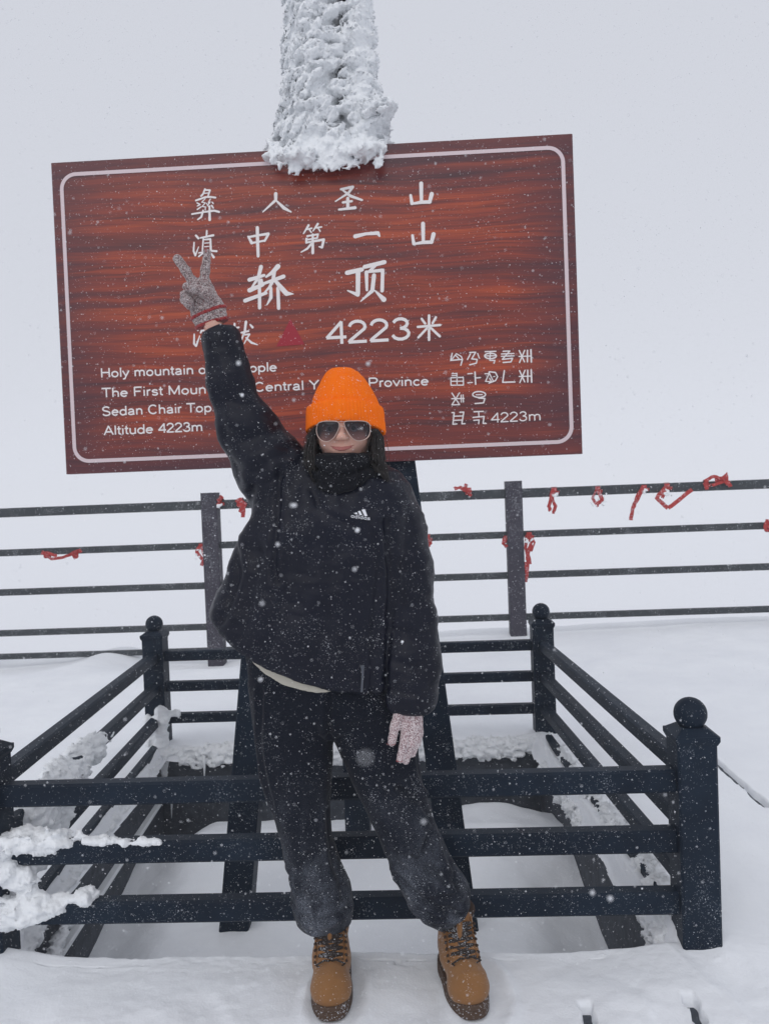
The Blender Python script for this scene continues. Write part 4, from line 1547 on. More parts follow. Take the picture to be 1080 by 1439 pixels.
for k in range(150):
    j = random.gauss(0, .8)
    d = random.uniform(-.085, .02)
    strand([P(444 + 2 * j, 600, d), P(438 + 4 * j, 614, d), P(435 + 5 * j, 634, d - .01), P(437 + 6 * j, 655, d - .02), P(440 + 6 * j, 675 + 12 * j, -.12)], random.uniform(.0004, .0011))
for k in range(190):
    j = random.gauss(0, .75)
    d = random.uniform(-.085, .03)
    strand([P(525 + 3 * j, 603, d), P(530 + 5 * j, 614, d), P(530 + 6 * j, 630, d - .01), P(531 + 6 * j, 645, min(d, -.03) - .03), P(534 + 7 * j, 660 + 5 * j, -.10), P(539 + 5 * j, 672 + 4 * j, -.105)], random.uniform(.0004, .0011))
for k in range(110):     # the back of the hair, closing the gap beside the jaw
    for x0_, sg_ in ((449, -1), (521, 1)):
        j = random.uniform(-1, 1)
        d = random.uniform(.0, .07)
        strand([P(x0_ + 3 * j, 603, d), P(x0_ + 4 * j, 620, d), P(x0_ + 4 * j, 640, d), P(x0_ + sg_ * 2 + 5 * j, 662, d - .02)], random.uniform(.0006, .0014))
for s0, s1 in ((444, -14), (444, -10), (526, 14), (524, 18), (446, -6), (530, 10)):
    strand([P(s0, 603, -.05), P(s0 + s1 * .6, 616, -.05), P(s0 + s1, 640, -.06), P(s0 + s1 * .7, 664, -.07)], .0006)
for x0, x1 in ((512, 516), (514, 519), (517, 515)):
    strand([P(x0, 594, -.108), P(x0 + 3, 615, -.104), P(x1, 634, -.108)], .0005)
for hb in hair_sides:
    hb.build('hair', M['hair'], person, smooth=True)

# ---- sunglasses
m = M['lens'] = mat('tinted_lens', (0.05, 0.04, 0.05), 0.05, 0.5)
m.node_tree.nodes.remove(B(m))
out = [n for n in m.node_tree.nodes if n.type == 'OUTPUT_MATERIAL'][0]
tr = m.node_tree.nodes.new('ShaderNodeBsdfTransparent')
gl = m.node_tree.nodes.new('ShaderNodeBsdfGlossy')
gl.inputs['Roughness'].default_value = 0.06
gl.inputs['Color'].default_value = (.75, .78, .85, 1)
ms = m.node_tree.nodes.new('ShaderNodeMixShader')
ms.inputs['Fac'].default_value = 0.04
tcx = m.node_tree.nodes.new('ShaderNodeTexCoord')
spx = m.node_tree.nodes.new('ShaderNodeSeparateXYZ')
m.node_tree.links.new(tcx.outputs['Object'], spx.inputs['Vector'])
mr = m.node_tree.nodes.new('ShaderNodeMapRange')
mr.inputs['From Min'].default_value = float(P(480, 621)[2])
mr.inputs['From Max'].default_value = float(P(480, 594)[2])
m.node_tree.links.new(spx.outputs['Z'], mr.inputs['Value'])
col_ = ramp(m, mr.outputs['Result'], [(0.0, (.45, .38, .40)), (.45, (.12, .10, .12)), (1.0, (.022, .018, .024))])
m.node_tree.links.new(col_, tr.inputs['Color'])
m.node_tree.links.new(tr.outputs[0], ms.inputs[1])
m.node_tree.links.new(gl.outputs[0], ms.inputs[2])
m.node_tree.links.new(ms.outputs[0], out.inputs['Surface'])

G0 = -.118


def gp(zx, zy, dd=0.0):
    px, py = 400 + zx / 5.4, 500 + zy / 5.4
    bend = ((px - 483) / 42) ** 2 * .018
    return P(px, py, G0 + bend + dd)


def smooth_loop(pts, n=5):
    out = []
    L = len(pts)
    for i in range(L):
        p0, p1, p2, p3 = [np.array(pts[(i + k) % L], float) for k in (-1, 0, 1, 2)]
        for k in range(n):
            t = k / n
            out.append(0.5 * ((2 * p1) + (-p0 + p2) * t + (2 * p0 - 5 * p1 + 4 * p2 - p3) * t * t + (-p0 + 3 * p1 - 3 * p2 + p3) * t ** 3))
    return out


sg = thing('sunglasses_tmp', None, None) if False else None
fr = MB()
lens_px = [[(252, 515), (285, 499), (340, 495), (400, 500), (413, 530), (398, 578), (370, 622), (330, 648), (288, 646), (256, 618), (240, 570)],
           [(455, 500), (520, 494), (600, 496), (638, 516), (648, 560), (640, 602), (612, 632), (565, 645), (522, 632), (486, 592), (458, 540)]]
loops = [smooth_loop(l) for l in lens_px]
for lp in loops:
    pts = [gp(*q) for q in lp]
    fr.tube(pts + [pts[0]], .00125, 6, cap=False)
fr.tube([gp(400, 500), gp(428, 496, -.002), gp(455, 500)], .0011, 6)
fr.tube([gp(408, 540), gp(430, 532, -.003), gp(458, 540)], .0011, 6)
fr.tube([gp(252, 520), gp(230, 530, .01), P(441, 600, -.02), P(441, 603, .03)], .0012, 6)
fr.tube([gp(640, 520), gp(652, 530, .01), P(523, 600, -.02), P(524, 603, .03)], .0012, 6)
glasses = fr.build('sunglasses', M['gold'], person, smooth=True)
for lp in loops:
    pts = [gp(*q, .0005) for q in lp]
    c_ = sum(pts) / len(pts) - np.array([0, .0035, 0])
    V = pts + [c_ + (q - c_) * .6 - np.array([0, .0015, 0]) for q in pts] + [c_]
    n = len(pts)
    Fc = [(i, (i + 1) % n, n + (i + 1) % n, n + i) for i in range(n)] + [(n + i, n + (i + 1) % n, 2 * n) for i in range(n)]
    link_mesh('lens', py_mesh('lens', V, Fc, True), M['lens'], glasses)

# ---- jacket: body and two sleeves in one shell
jf = Field((P(272, 700)[0] - .01, YP - .23, P(480, 1000)[2] - .02), (P(625, 700)[0], YP + .24, P(300, 448)[2] + .01), 0.0062)
torso = jf.loft(rows_px([(655, 425, 540, .085, .0), (668, 408, 560, .105, .0), (690, 380, 575, .125, -.005), (715, 358, 580, .14, -.01), (750, 342, 578, .15, -.01), (800, 322, 573, .158, -.01),
                         (848, 300, 572, .165, -.01), (885, 292, 574, .168, -.01), (960, 300, 580, .165, -.01)]), ret=True, pw=2.25)
hem_px = [(285, 838), (297, 848), (318, 868), (340, 886), (365, 904), (390, 918), (415, 929), (440, 937), (480, 945), (515, 950), (560, 951), (640, 950)]
hx2 = [P(*p)[0] for p in hem_px]
hz2 = [P(*p)[2] for p in hem_px]
hem = np.interp(jf.X, hx2, hz2).astype(np.float32)
hemcut = (hem - jf.Z) * 0.8
hh_ = np.clip(0.5 - 0.5 * (hemcut - torso) / .005, 0, 1)
torso = ((hemcut * (1 - hh_) + torso * hh_) + .005 * hh_ * (1 - hh_)).astype(np.float32)
jf.union(torso, 0)
# raised arm
jf.chain([P(309, 478, -.01), P(323, 540, -.015), P(346, 600, -.01), P(379, 655, 0), P(415, 700, 0)], [27 * K, 31 * K, 38 * K, 47 * K, 52 * K], .035)
# hanging arm
jf.chain([P(538, 698, .0), P(560, 745, -.005), P(569, 800, -.01), P(573, 870, -.04), P(578, 930, -.075), P(579, 975, -.10)], [31 * K, 36 * K, 35 * K, 33.5 * K, 33.5 * K, 31 * K], .022)
# cuffs cut square
a, b = P(281, 470), P(337, 456)
nrm = np.array([-(b[2] - a[2]), 0, b[0] - a[0]])
nrm /= np.linalg.norm(nrm)
cutp = (jf.X - a[0]) * nrm[0] + (jf.Z - a[2]) * nrm[2] + 0 * jf.Y
jf.cut(np.where(jf.X < P(400, 500)[0], cutp, -1), .008)
zc_ = P(578, 981)[2]
jf.cut(np.where(jf.X > P(530, 980)[0], zc_ - jf.Z, -1) + 0 * jf.Y, .008)

folds = [  # (pixel line, half width m, depth m)
    ([(402, 660), (403, 720), (400, 790), (404, 806)], .007, .014),
    ([(345, 760), (352, 800), (338, 850), (330, 862)], .008, .012),
    ([(375, 655), (362, 700), (350, 745)], .010, .010),
    ([(528, 745), (531, 800), (526, 870), (524, 950)], .006, .010),
    ([(543, 730), (546, 800), (545, 880), (544, 985)], .008, .016),
    ([(448, 690), (462, 715), (480, 728), (500, 735)], .009, .009),
    ([(455, 700), (450, 760), (430, 850)], .014, .008),
    ([(480, 760), (470, 840), (455, 925)], .018, .007),
    ([(425, 760), (415, 830), (395, 905)], .014, .008),
    ([(380, 770), (372, 820), (360, 880)], .012, .007),
    ([(498, 790), (500, 860), (505, 940)], .012, .006),
    ([(560, 790), (590, 800), (604, 796)], .009, .008), ([(556, 830), (580, 842), (606, 838)], .010, .009), ([(552, 872), (584, 884), (608, 878)], .009, .008),
    ([(552, 912), (586, 922), (610, 914)], .009, .008), ([(550, 948), (584, 955), (612, 946)], .008, .007), ([(545, 760), (570, 768), (598, 762)], .010, .006),
    ([(320, 560), (345, 575), (372, 570)], .010, .006), ([(326, 610), (352, 622), (392, 612)], .012, .008), ([(312, 520), (330, 640), (352, 690)], .012, .006),
    ([(338, 655), (372, 664), (410, 640)], .012, .009), ([(360, 690), (390, 676), (425, 655)], .010, .009),
]


def jacket_disp(V, N):
    front = np.clip(-N[:, 1] * 2, 0, 1)
    q_ = np.stack([V[:, 0] + .35 * V[:, 2], V[:, 1], V[:, 2] * .42 - .1 * V[:, 0]], 1)
    d = 0.015 * ridged(q_, 7, 2, 71) + 0.005 * fbm(V * np.array([1, 1, 1.8]), 12, 2, 72) + 0.0035 * ridged(V * np.array([.8, 1, 2.2]), 15, 2, 73)
    for ln, w, dp in folds:
        q = xzdist(V, ln)
        d = d - dp * 0.55 * np.exp(-(q / (w * 1.1)) ** 2) * front + dp * 0.35 * np.exp(-((q - w * 2.6) / (w * 1.8)) ** 2) * front
    return d


jacket = finish(jf, 'jacket', M['jacket'], person, jacket_disp)
# the raised forearm is matt black knit: a tight over sleeve
# high collar over the chin
cf = Field((P(418, 670)[0], YP - .19, P(480, 730)[2]), (P(556, 670)[0], YP + .15, P(480, 622)[2]), 0.0045)
cf.loft(rows_px([(638, 444, 524, .085, -.005), (641, 437, 532, .110, -.012), (652, 434, 534, .125, -.016), (668, 432, 538, .134, -.018), (685, 428, 544, .138, -.014), (700, 424, 548, .130, -.006), (722, 420, 552, .11, .0)]), 0, pw=2.1)
# hollow where the chin dips in
cf.ell(Hd(0, -.02, .01), (.064, .086, .090), .010, neg=True)
cf.ell(Hd(.002, -.07, -.028), (.052, .09, .022), .010, neg=True)


def collar_disp(V, N):
    front = np.clip(-N[:, 1] * 2, 0, 1)
    d = .004 * fbm(V, 22, 3, 81)
    for ln, w, dp in [([(448, 658), (475, 672), (500, 668), (528, 654)], .006, .008), ([(452, 690), (480, 700), (508, 690), (524, 676)], .007, .010), ([(500, 648), (512, 664), (508, 690)], .006, .006),
                      ([(444, 645), (452, 670), (448, 700)], .006, .007), ([(470, 712), (496, 712), (520, 704)], .006, .007)]:
        q = xzdist(V, ln)
        d = d - dp * np.exp(-(q / w) ** 2) * front + dp * .5 * np.exp(-((q - w * 2) / w) ** 2) * front
    return d


finish(cf, 'collar', M['sleeve'], jacket, collar_disp)


def surf_y(obs, x, z, default):
    """nearest front surface of a mesh at (x, z)"""
    best = None
    for me in obs:
        n = len(me.vertices)
        co = np.empty(n * 3, np.float32)
        me.vertices.foreach_get('co', co)
        co = co.reshape(-1, 3)
        k = (np.abs(co[:, 0] - x) < .008) & (np.abs(co[:, 2] - z) < .008)
        if k.any():
            y = co[k, 1].min()
            best = y if best is None else min(best, y)
    return default if best is None else best


# logo on the chest: three slanted bars and the word below them
Z7 = (480, 690, 13.5)
sxl, szl = [(P(480 + q / 13.5, 690 + 420 / 13.5)) for q in (270, 600)], None
ys_ = {}


def lp(zx, zy):
    px, py = 480 + zx / 13.5, 690 + zy / 13.5
    p = P(px, py)
    key = (round(zx / 40), round(zy / 60))
    if key not in ys_:
        q = P(480 + key[0] * 40 / 13.5, 690 + key[1] * 60 / 13.5)
        ys_[key] = surf_y([jacket.data], q[0], q[2], YP - .15)
    return p


LY = None


def logo_poly(polys, name):
    V, Fc = [], []
    for pl in polys:
        b = len(V)
        pts = [lp(*q) for q in pl]
        yy = plane_y
        V += [(p[0], yy(p[0], p[2]), p[2]) for p in pts] + [(p[0], yy(p[0], p[2]) + .002, p[2]) for p in pts]
        n = len(pl)
        Fc += [tuple(range(b, b + n)), tuple(range(b + 2 * n - 1, b + n - 1, -1))] + [(b + i, b + (i + 1) % n, b + n + (i + 1) % n, b + n + i) for i in range(n)]
    return link_mesh(name, py_mesh(name, V, Fc), M['logo'], jacket)


# fit a plane to the chest below the logo
pts_ = []
for zx in (250, 350, 450, 550, 620):
    for zy in (320, 400, 480, 520):
        q = P(480 + zx / 13.5, 690 + zy / 13.5)
        pts_.append((q[0], q[2], surf_y([jacket.data], q[0], q[2], YP - .15)))
pts_ = np.array(pts_)
A_ = np.c_[pts_[:, :2], np.ones(len(pts_))]
cf_, *_r = np.linalg.lstsq(A_, pts_[:, 2], rcond=None)
off_ = (pts_[:, 2] - A_ @ cf_).min()
plane_y = lambda x, z: float(cf_[0] * x + cf_[1] * z + cf_[2] + off_ - .0015)
logo_poly([[(325, 385), (365, 370), (385, 405), (345, 408)][::-1]], 'logo_bar')
logo_poly([[(385, 355), (425, 345), (462, 420), (420, 425)][::-1]], 'logo_bar')
logo_poly([[(448, 328), (505, 318), (552, 438), (505, 445)][::-1]], 'logo_bar')
sc_l = 100.0
word = []


def wstroke(pts, w):
    for a, b in zip(pts[:-1], pts[1:]):
        d = np.array(b, float) - np.array(a, float)
        L = np.linalg.norm(d)
        if L < 1e-6:
            continue
        d /= L
        n = np.array([-d[1], d[0]]) * w / 2
        e = d * w * .3
        a_, b_ = np.array(a) - e, np.array(b) + e
        word.append([tuple(a_ + n), tuple(b_ + n), tuple(b_ - n), tuple(a_ - n)])


xw = 0
adv = {'a': .62, 'd': .64, 'i': .26, 's': .56}
tot = sum(adv[c] for c in 'adidas')
for c in 'adidas':
    for s_ in ALPHA[c if c != 'a' else 'a'][1] if c != 'a' else [bowl, [(.475, .06), (.475, .62)]]:
        pts = []
        for (gx_, gy_) in s_:
            u = (xw + gx_) / tot
            pts.append((268 + u * 340, 462 + u * 52 - gy_ * 66))
        wstroke(pts, 12)
    xw += adv[c]
logo_poly(word, 'logo_word')

# zip at the hem
zp = MB()
za, zb2 = P(516, 915), P(514, 950)
ya_ = surf_y([jacket.data], za[0], za[2], YP - .16) - .003
zp.beam((za[0], ya_, za[2]), (zb2[0], ya_, zb2[2]), .006, .003, .001, up=(0, 1, 0))
zp.beam((za[0] - .004, ya_ - .003, za[2]), (za[0] - .003, ya_ - .003, za[2] - .022), .004, .002, .0005, up=(0, 1, 0))
zp.build('zip_pull', M['zip'], jacket)

# cream shirt showing below the hem
sf = Field((P(330, 920)[0], YP - .22, P(400, 965)[2]), (P(500, 920)[0], YP + .05, P(400, 860)[2]), 0.0045)
e = sf.loft(rows_px([(860, 338, 560, .140, -.01), (900, 340, 560, .142, -.01), (960, 340, 560, .142, -.01)]), ret=True)
sh_px = [(336, 880), (345, 894), (362, 911), (382, 926), (405, 937), (430, 944), (455, 947), (482, 946.5), (500, 940)]
sz = np.interp(sf.X, [P(*p)[0] for p in sh_px], [P(p[0], p[1] + 6.5)[2] for p in sh_px]).astype(np.float32)
sf.union(np.maximum(e, (sz - sf.Z) * .8), 0)
finish(sf, 'shirt', M['shirt'], person, lambda V, N: .004 * ridged(V * np.array([1.5, 1, .4]), 22, 2, 85))

# ---- trousers
tf_ = Field((P(340, 1120)[0], YP - .20, P(450, 1318)[2]), (P(672, 1120)[0], YP + .22, P(480, 905)[2]), 0.0062)
tf_.loft(rows_px([(905, 345, 575, .125), (950, 350, 586, .128), (995, 355, 592, .120), (1018, 360, 588, .085), (1026, 370, 580, .05)]), 0)
tf_.loft(rows_px([(960, 354, 474, .10), (985, 356, 472, .105), (1028, 359, 466, .102), (1080, 367, 466, .095, -.005), (1130, 380, 463, .088, -.01), (1180, 397, 465, .082, -.01), (1220, 405, 477, .082, -.0), (1250, 410, 491, .086, .01),
                  (1278, 414, 494, .084, .02), (1294, 420, 490, .068, .03), (1303, 432, 482, .050, .035)]), .02)
tf_.loft(rows_px([(960, 458, 588, .10), (985, 460, 592, .105), (1028, 467, 591, .100), (1060, 481, 587, .095, -.005), (1105, 501, 594, .086, -.01), (1150, 522, 607, .082, -.015), (1200, 543, 629, .082, -.01), (1240, 560, 652, .086, .0),
                  (1262, 572, 658, .084, .01), (1283, 592, 652, .070, .02), (1293, 606, 644, .050, .03), (1299, 616, 640, .042, .035)]), .02)
tfolds = [([(470, 960), (467, 1020)], .008, .012), ([(560, 1090), (590, 1115), (612, 1150), (640, 1230)], .008, .012), ([(596, 1120), (606, 1150), (590, 1180)], .010, .010),
          ([(575, 1180), (620, 1215), (655, 1245)], .009, .012), ([(560, 1215), (600, 1245), (640, 1268)], .009, .011), ([(585, 1262), (615, 1272), (648, 1270)], .007, .010), ([(600, 1240), (632, 1240), (655, 1228)], .007, .009),
          ([(462, 1130), (466, 1190), (482, 1250)], .007, .010), ([(408, 1220), (430, 1240), (470, 1235)], .009, .008), ([(415, 1262), (445, 1276), (488, 1268)], .008, .010), ([(440, 1180), (432, 1230), (445, 1290)], .009, .008),
          ([(376, 960), (372, 1040), (388, 1120)], .008, .006), ([(585, 1030), (590, 1080), (606, 1120)], .008, .010), ([(520, 1040), (540, 1100), (575, 1160)], .014, .006)]


def trouser_disp(V, N):
    front = np.clip(-N[:, 1] * 2 + .3, 0, 1)
    low_k = np.clip((.75 - V[:, 2]) / .5, 0, 1)
    d = (0.004 + .008 * low_k) * ridged(V * np.array([1, 1, .5]), 9, 2, 75) + 0.003 * fbm(V, 22, 3, 76)
    for ln, w, dp in tfolds:
        q = xzdist(V, ln)
        d = d - dp * .8 * np.exp(-(q / w) ** 2) * front + dp * .6 * np.exp(-((q - w * 2) / w) ** 2) * front
    return d


finish(tf_, 'trousers', M['velvet'], person, trouser_disp)

# ---- boots
BY = YP + .035


def boot(ankle, top, toe, yaw_, sock=False):
    """ankle/top/toe are pixel points; the sole lies on the snow"""
    bt_ = Field((min(ankle[0], toe[0]) - .085, BY - .26, -.02), (max(ankle[0], toe[0]) + .085, BY + .12, .23), 0.0042)
    ax, ay = ankle
    tx, ty = toe
    dx_, dy_ = (tx - ax), (ty - ay)
    L = math.hypot(dx_, dy_)
    u = np.array([dx_ / L, dy_ / L])
    s_ = np.array([-u[1], u[0]])

    def at(f, l, z):
        return (ax + u[0] * f + s_[0] * l * BS, ay + u[1] * f + s_[1] * l * BS, z)
    # upper: shaft, instep, rounded toe
    bt_.chain([at(.0, 0, .19), at(.0, 0, .10)], [.048, .047], .012)
    bt_.chain([at(-.035, 0, .06), at(.045, 0, .075), at(L - .055, 0, .052)], [.044, .049, .046], .02)
    bt_.ell(at(L - .050, .0, .046), (.055, .062, .045), .015)
    bt_.chain([at(.050, 0, .105), at(.016, 0, .15)], [.036, .042], .02)
    bt_.cut(.026 - bt_.Z + 0 * bt_.X + 0 * bt_.Y, .003)
    bt_.cut(bt_.Z - (.186 if not sock else .178) + (bt_.Y - BY) * .25 + 0 * bt_.X, .006)
    up = finish(bt_, 'boot', M['boot'], person, lambda V, N: .0022 * fbm(V, 30, 3, 95) + .0028 * ridged(V, 22, 2, 96) * (V[:, 2] > .07))
    # sole: welted outline with a heel
    outl = []
    for k in range(40):
        a = 2 * math.pi * k / 40
        f = math.cos(a)
        wdt = .046 if f < 0 else .054
        ff = (L + .012 - .0) * max(f, 0) ** 1 if f > 0 else .062 * f
        ff = (L / 2 - .028) + (L / 2 + .046) * (abs(f) ** .8) * math.copysign(1, f)
        waist = 1 - .10 * math.exp(-((ff - .04) / .04) ** 2)
        outl.append((ff, .053 * abs(math.sin(a)) ** .72 * math.copysign(1, math.sin(a)) * waist))
    mb = MB()
    lev = [(.0, .965), (.004, 1.0), (.020, 1.0), (.0215, .97), (.024, .97), (.026, 1.0), (.034, .985), (.036, .95)]
    V, Fc = [], []
    n = len(outl)
    for (z, sc_) in lev:
        for (f, l) in outl:
            cx_ = L / 2 - .015
            V.append(at(cx_ + (f - cx_) * (1 - (1 - sc_) * .5), l * sc_, z))
    for i in range(len(lev) - 1):
        for k in range(n):
            Fc.append((i * n + k, i * n + (k + 1) % n, (i + 1) * n + (k + 1) % n, (i + 1) * n + k))
    Fc += [tuple(range(n - 1, -1, -1)), tuple((len(lev) - 1) * n + k for k in range(n))]
    mb.add(V, Fc)
    so = mb.build('sole', M['sole'], up)
    # tongue, collar padding, laces, eyelets
    tg = MB()
    tg.tube([at(.050, 0, .120), at(.052, 0, .150), at(.050, 0, .190)], [.020, .026, .029], 12, flat=.35)
    tg.build('tongue', M['boot'], up, smooth=True)
    it_ = MB()  # dark lower tongue stands in for the shadows behind the laces
    it_.tube([at(.094, 0, .098), at(.080, 0, .116), at(.066, 0, .134), at(.058, 0, .160)], [.020, .023, .024, .022], 12, flat=.30)
    it_.build('shaded_tongue', M['padding'], up, smooth=True)
    co_ = MB()
    ring = [at(.044 * math.cos(a) - .0, .046 * math.sin(a), .184 - .006 * math.cos(a)) for a in [math.radians(t) for t in range(50, 311, 20)]]
    co_.tube(ring, .0085, 8)
    co_.build('ankle_padding', M['padding'], up, smooth=True)
    fd = MB()
    fd.tube([at(.095, -.034, .070), at(.088, -.036, .098), at(.060, -.038, .118), at(.046, -.034, .150), at(.040, -.032, .180)], [.005, .0055, .0055, .005, .004], 6, flat=.6)
    fd.tube([at(.095, .034, .070), at(.088, .036, .098), at(.060, .038, .118), at(.046, .034, .150), at(.040, .032, .180)], [.005, .0055, .0055, .005, .004], 6, flat=.6)
    fd.build('eyelet_flap', M['boot'], up, smooth=True)
    rows_ = [(.099, .102), (.092, .113), (.080, .124), (.070, .136), (.064, .148), (.060, .160), (.058, .172)]
    lc = MB()
    for i, (f, z) in enumerate(rows_):
        lc.tube([at(f - .006, -.030, z - .006), at(f + .004, -.012, z), at(f + .003, .014, z + .002), at(f - .006, .030, z - .004)], .0036, 6)
        if i:
            f0, z0 = rows_[i - 1]
            lc.tube([at(f0 - .006, -.029, z0 - .004), at((f + f0) / 2 + .006, 0, (z + z0) / 2), at(f - .006, .029, z - .004)], .0036, 6)
            lc.tube([at(f0 - .006, .029, z0 - .004), at((f + f0) / 2 + .0065, 0, (z + z0) / 2), at(f - .006, -.029, z - .004)], .0036, 6)
    for sgn in (-1, 1):
        lc.tube([at(.106, .0, .104), at(.118, .014 * sgn, .114), at(.120, .036 * sgn, .103), at(.112, .026 * sgn, .092), at(.108, .004 * sgn, .102)], .0026, 6)
        lc.tube([at(.106, .0, .104), at(.124, .012 * sgn, .094), at(.128, .030 * sgn, .078)], .0025, 6)
    lc.build('laces', M['lace'], up, smooth=True)
    for i, (f, z) in enumerate(rows_):
        for sgn in (-1, 1):
            ey_ = MB()
            ey_.tube([at(f - .010, .0375 * sgn, z - .008), at(f - .004, .0395 * sgn, z - .007)], .0036, 8)
            ey_.build('eyelet', M['padding'], up)
    sk = MB()
    sk.tube([at(.002, 0, .150), at(.004, 0, .225)], [.042, .040], 20)
    sk.build('sock', M['sock'] if sock else M['sleeve'], up, smooth=True)
    return up


BS = 1.09
aL = atY(466, 1330, BY)
aR = atY(640, 1330, BY)
tL = atZ(467, 1421, .0)
tR = atZ(665, 1421, .0)
boot((aL[0], BY), None, (tL[0], 1.985), 0)
boot((aR[0], BY), None, (tR[0], 1.985), 0, sock=True)

# ---- gloves
gf = Field((P(235, 410)[0], YP - .10, P(280, 475)[2]), (P(330, 410)[0], YP + .09, P(280, 343)[2]), 0.0026)


def z7(x, y, d=0.0):
    return P(220 + x / 6, 330 + y / 6, d)


k6 = K / 6
gf.chain([z7(330, 440, .0), z7(245, 300, -.004), z7(176, 200, -.006)], [40 * k6, 37 * k6, 39 * k6], .008)
gf.chain([z7(400, 440, .0), z7(410, 300, -.004), z7(426, 150, -.004)], [42 * k6, 37 * k6, 33 * k6], .008)
gf.chain([z7(340, 450), z7(400, 640, .0)], [70 * k6, 66 * k6], .014, .62)
gf.chain([z7(430, 460), z7(455, 620, .0)], [58 * k6, 70 * k6], .014, .62)
# ring and little finger folded to the palm
gf.chain([z7(290, 465, -.002), z7(238, 505, -.022), z7(280, 560, -.034)], [34 * k6, 36 * k6, 33 * k6], .005)
gf.chain([z7(300, 560, .004), z7(232, 545, -.012), z7(275, 600, -.028)], [36 * k6, 34 * k6, 30 * k6], .005)
# thumb laid across them
gf.chain([z7(485, 575, -.010), z7(420, 480, -.036), z7(330, 455, -.048), z7(250, 435, -.050)], [50 * k6, 42 * k6, 36 * k6, 34 * k6], .006)
gf.chain([z7(375, 600), z7(400, 680), z7(432, 770)], [72 * k6, 74 * k6, 76 * k6], .02, .55)
gf.chain([z7(440, 590), z7(478, 640), z7(515, 730)], [62 * k6, 66 * k6, 72 * k6], .02, .55)
a_ = z7(380, 790)
b_ = z7(592, 715)
n2 = np.array([-(b_[2] - a_[2]), 0, (b_[0] - a_[0])])
n2 /= np.linalg.norm(n2)
gf.cut(-((gf.X - a_[0]) * n2[0] + (gf.Z - a_[2]) * n2[2]) + 0 * gf.Y, .004)
fuzz = lambda V, N: .0010 * vn(V, 260, 97) + .0012 * fbm(V, 90, 2, 98)
glove = finish(gf, 'glove', M['glove'], person, fuzz)


def band_(p0, p1, r, parent, m, flatk=.75, name='cuff_band', w=.005):
    """ring of knit round the wrist between two pixel ends"""
    c_ = (np.array(p0) + np.array(p1)) / 2
    h = (np.array(p1) - np.array(p0)) / 2
    mb = MB()
    ring = [c_ + h * math.cos(t) + np.array([0, r * flatk, 0]) * math.sin(t) for t in [2 * math.pi * k / 28 for k in range(28)]]
    mb.tube(ring + [ring[0]], w, 8, cap=False)
    return mb.build(name, m, parent, smooth=True)


gd = gf.d.copy()
for (pa, pb, hw) in (((322, 703), (545, 616), .0046), ((352, 783), (600, 704), .0050)):
    p_, q_ = z7(*pa), z7(*pb)
    nb_ = np.array([-(q_[2] - p_[2]), 0, (q_[0] - p_[0])])
    nb_ /= np.linalg.norm(nb_)
    gf.d = np.maximum(gd - .0026, np.abs((gf.X - p_[0]) * nb_[0] + (gf.Z - p_[2]) * nb_[2] + 0 * gf.Y) - hw).astype(np.float32)
    finish(gf, 'cuff_band', M['glove_red'], glove, fuzz)


ftip = Field(z7(205, 480, -.10), z7(280, 395, .0), .0022)
ftip.chain([z7(252, 440, -.051), z7(240, 432, -.051)], [29 * k6, 28 * k6], .002)
finish(ftip, 'fingertip', M['glove_red'], glove, fuzz)
ft2 = Field(z7(380, 165, -.05), z7(475, 100, .05), .0022)
ft2.chain([z7(427, 148, -.004), z7(429, 134, -.004)], [34 * k6, 31 * k6], .002)
finish(ft2, 'fingertip', M['glove_red'], glove, fuzz)
wr = MB()
wr.tube([z7(470, 745), z7(485, 790), z7(510, 870)], [.026, .0265, .030], 20)
wr.build('wrist', M['skin'], o_body := bpy.data.objects['body'], smooth=True)


def z3(x, y, d=0.0):
    return P(500 + x / 7.714, 950 + y / 7.714, d - .125)


k7 = K / 7.714
g2f = Field((P(535, 1030)[0], YP - .21, P(570, 1085)[2]), (P(606, 1030)[0], YP + .05, P(570, 978)[2]), 0.0026)
g2f.chain([z3(520, 330), z3(540, 500)], [92 * k7, 82 * k7], .012, .6)
g2f.chain([z3(620, 340), z3(640, 500)], [88 * k7, 80 * k7], .012, .6)
g2f.chain([z3(465, 400, -.008), z3(425, 540, -.014), z3(385, 720, -.018)], [54 * k7, 48 * k7, 42 * k7], .008)
g2f.chain([z3(540, 540, -.006), z3(525, 720, -.012), z3(480, 905, -.008)], [52 * k7, 48 * k7, 40 * k7], .005)
g2f.chain([z3(605, 540, -.002), z3(600, 740, -.006), z3(540, 925, .004)], [48 * k7, 46 * k7, 37 * k7], .004)
g2f.chain([z3(655, 520, .004), z3(660, 690, .004), z3(612, 850, .012)], [46 * k7, 42 * k7, 34 * k7], .004)
g2f.chain([z3(685, 470, .012), z3(692, 620, .014), z3(665, 760, .02)], [40 * k7, 36 * k7, 31 * k7], .004)
g2f.cut(g2f.Z - z3(580, 285)[2] + 0 * g2f.X + 0 * g2f.Y, .004)
glove2 = finish(g2f, 'glove', M['glove_snowy'], person, fuzz)
for (c0, c1, r_) in (((385, 722), (372, 742), 40), ((478, 915), (470, 932), 38)):
    f3 = Field(z3(c0[0] - 70, c0[1] + 85, -.07), z3(c0[0] + 70, c0[1] - 70, .05), .0022)
    dd = -.018 if r_ == 40 else -.008
    f3.chain([z3(*c0, dd), z3(*c1, dd)], [r_ * k7 * 1.05, r_ * k7], .002)
    finish(f3, 'fingertip', M['glove_red'], glove2, fuzz)
band_(z3(440, 300), z3(712, 312), 80 * k7, glove2, M['glove_red'], w=.0052)
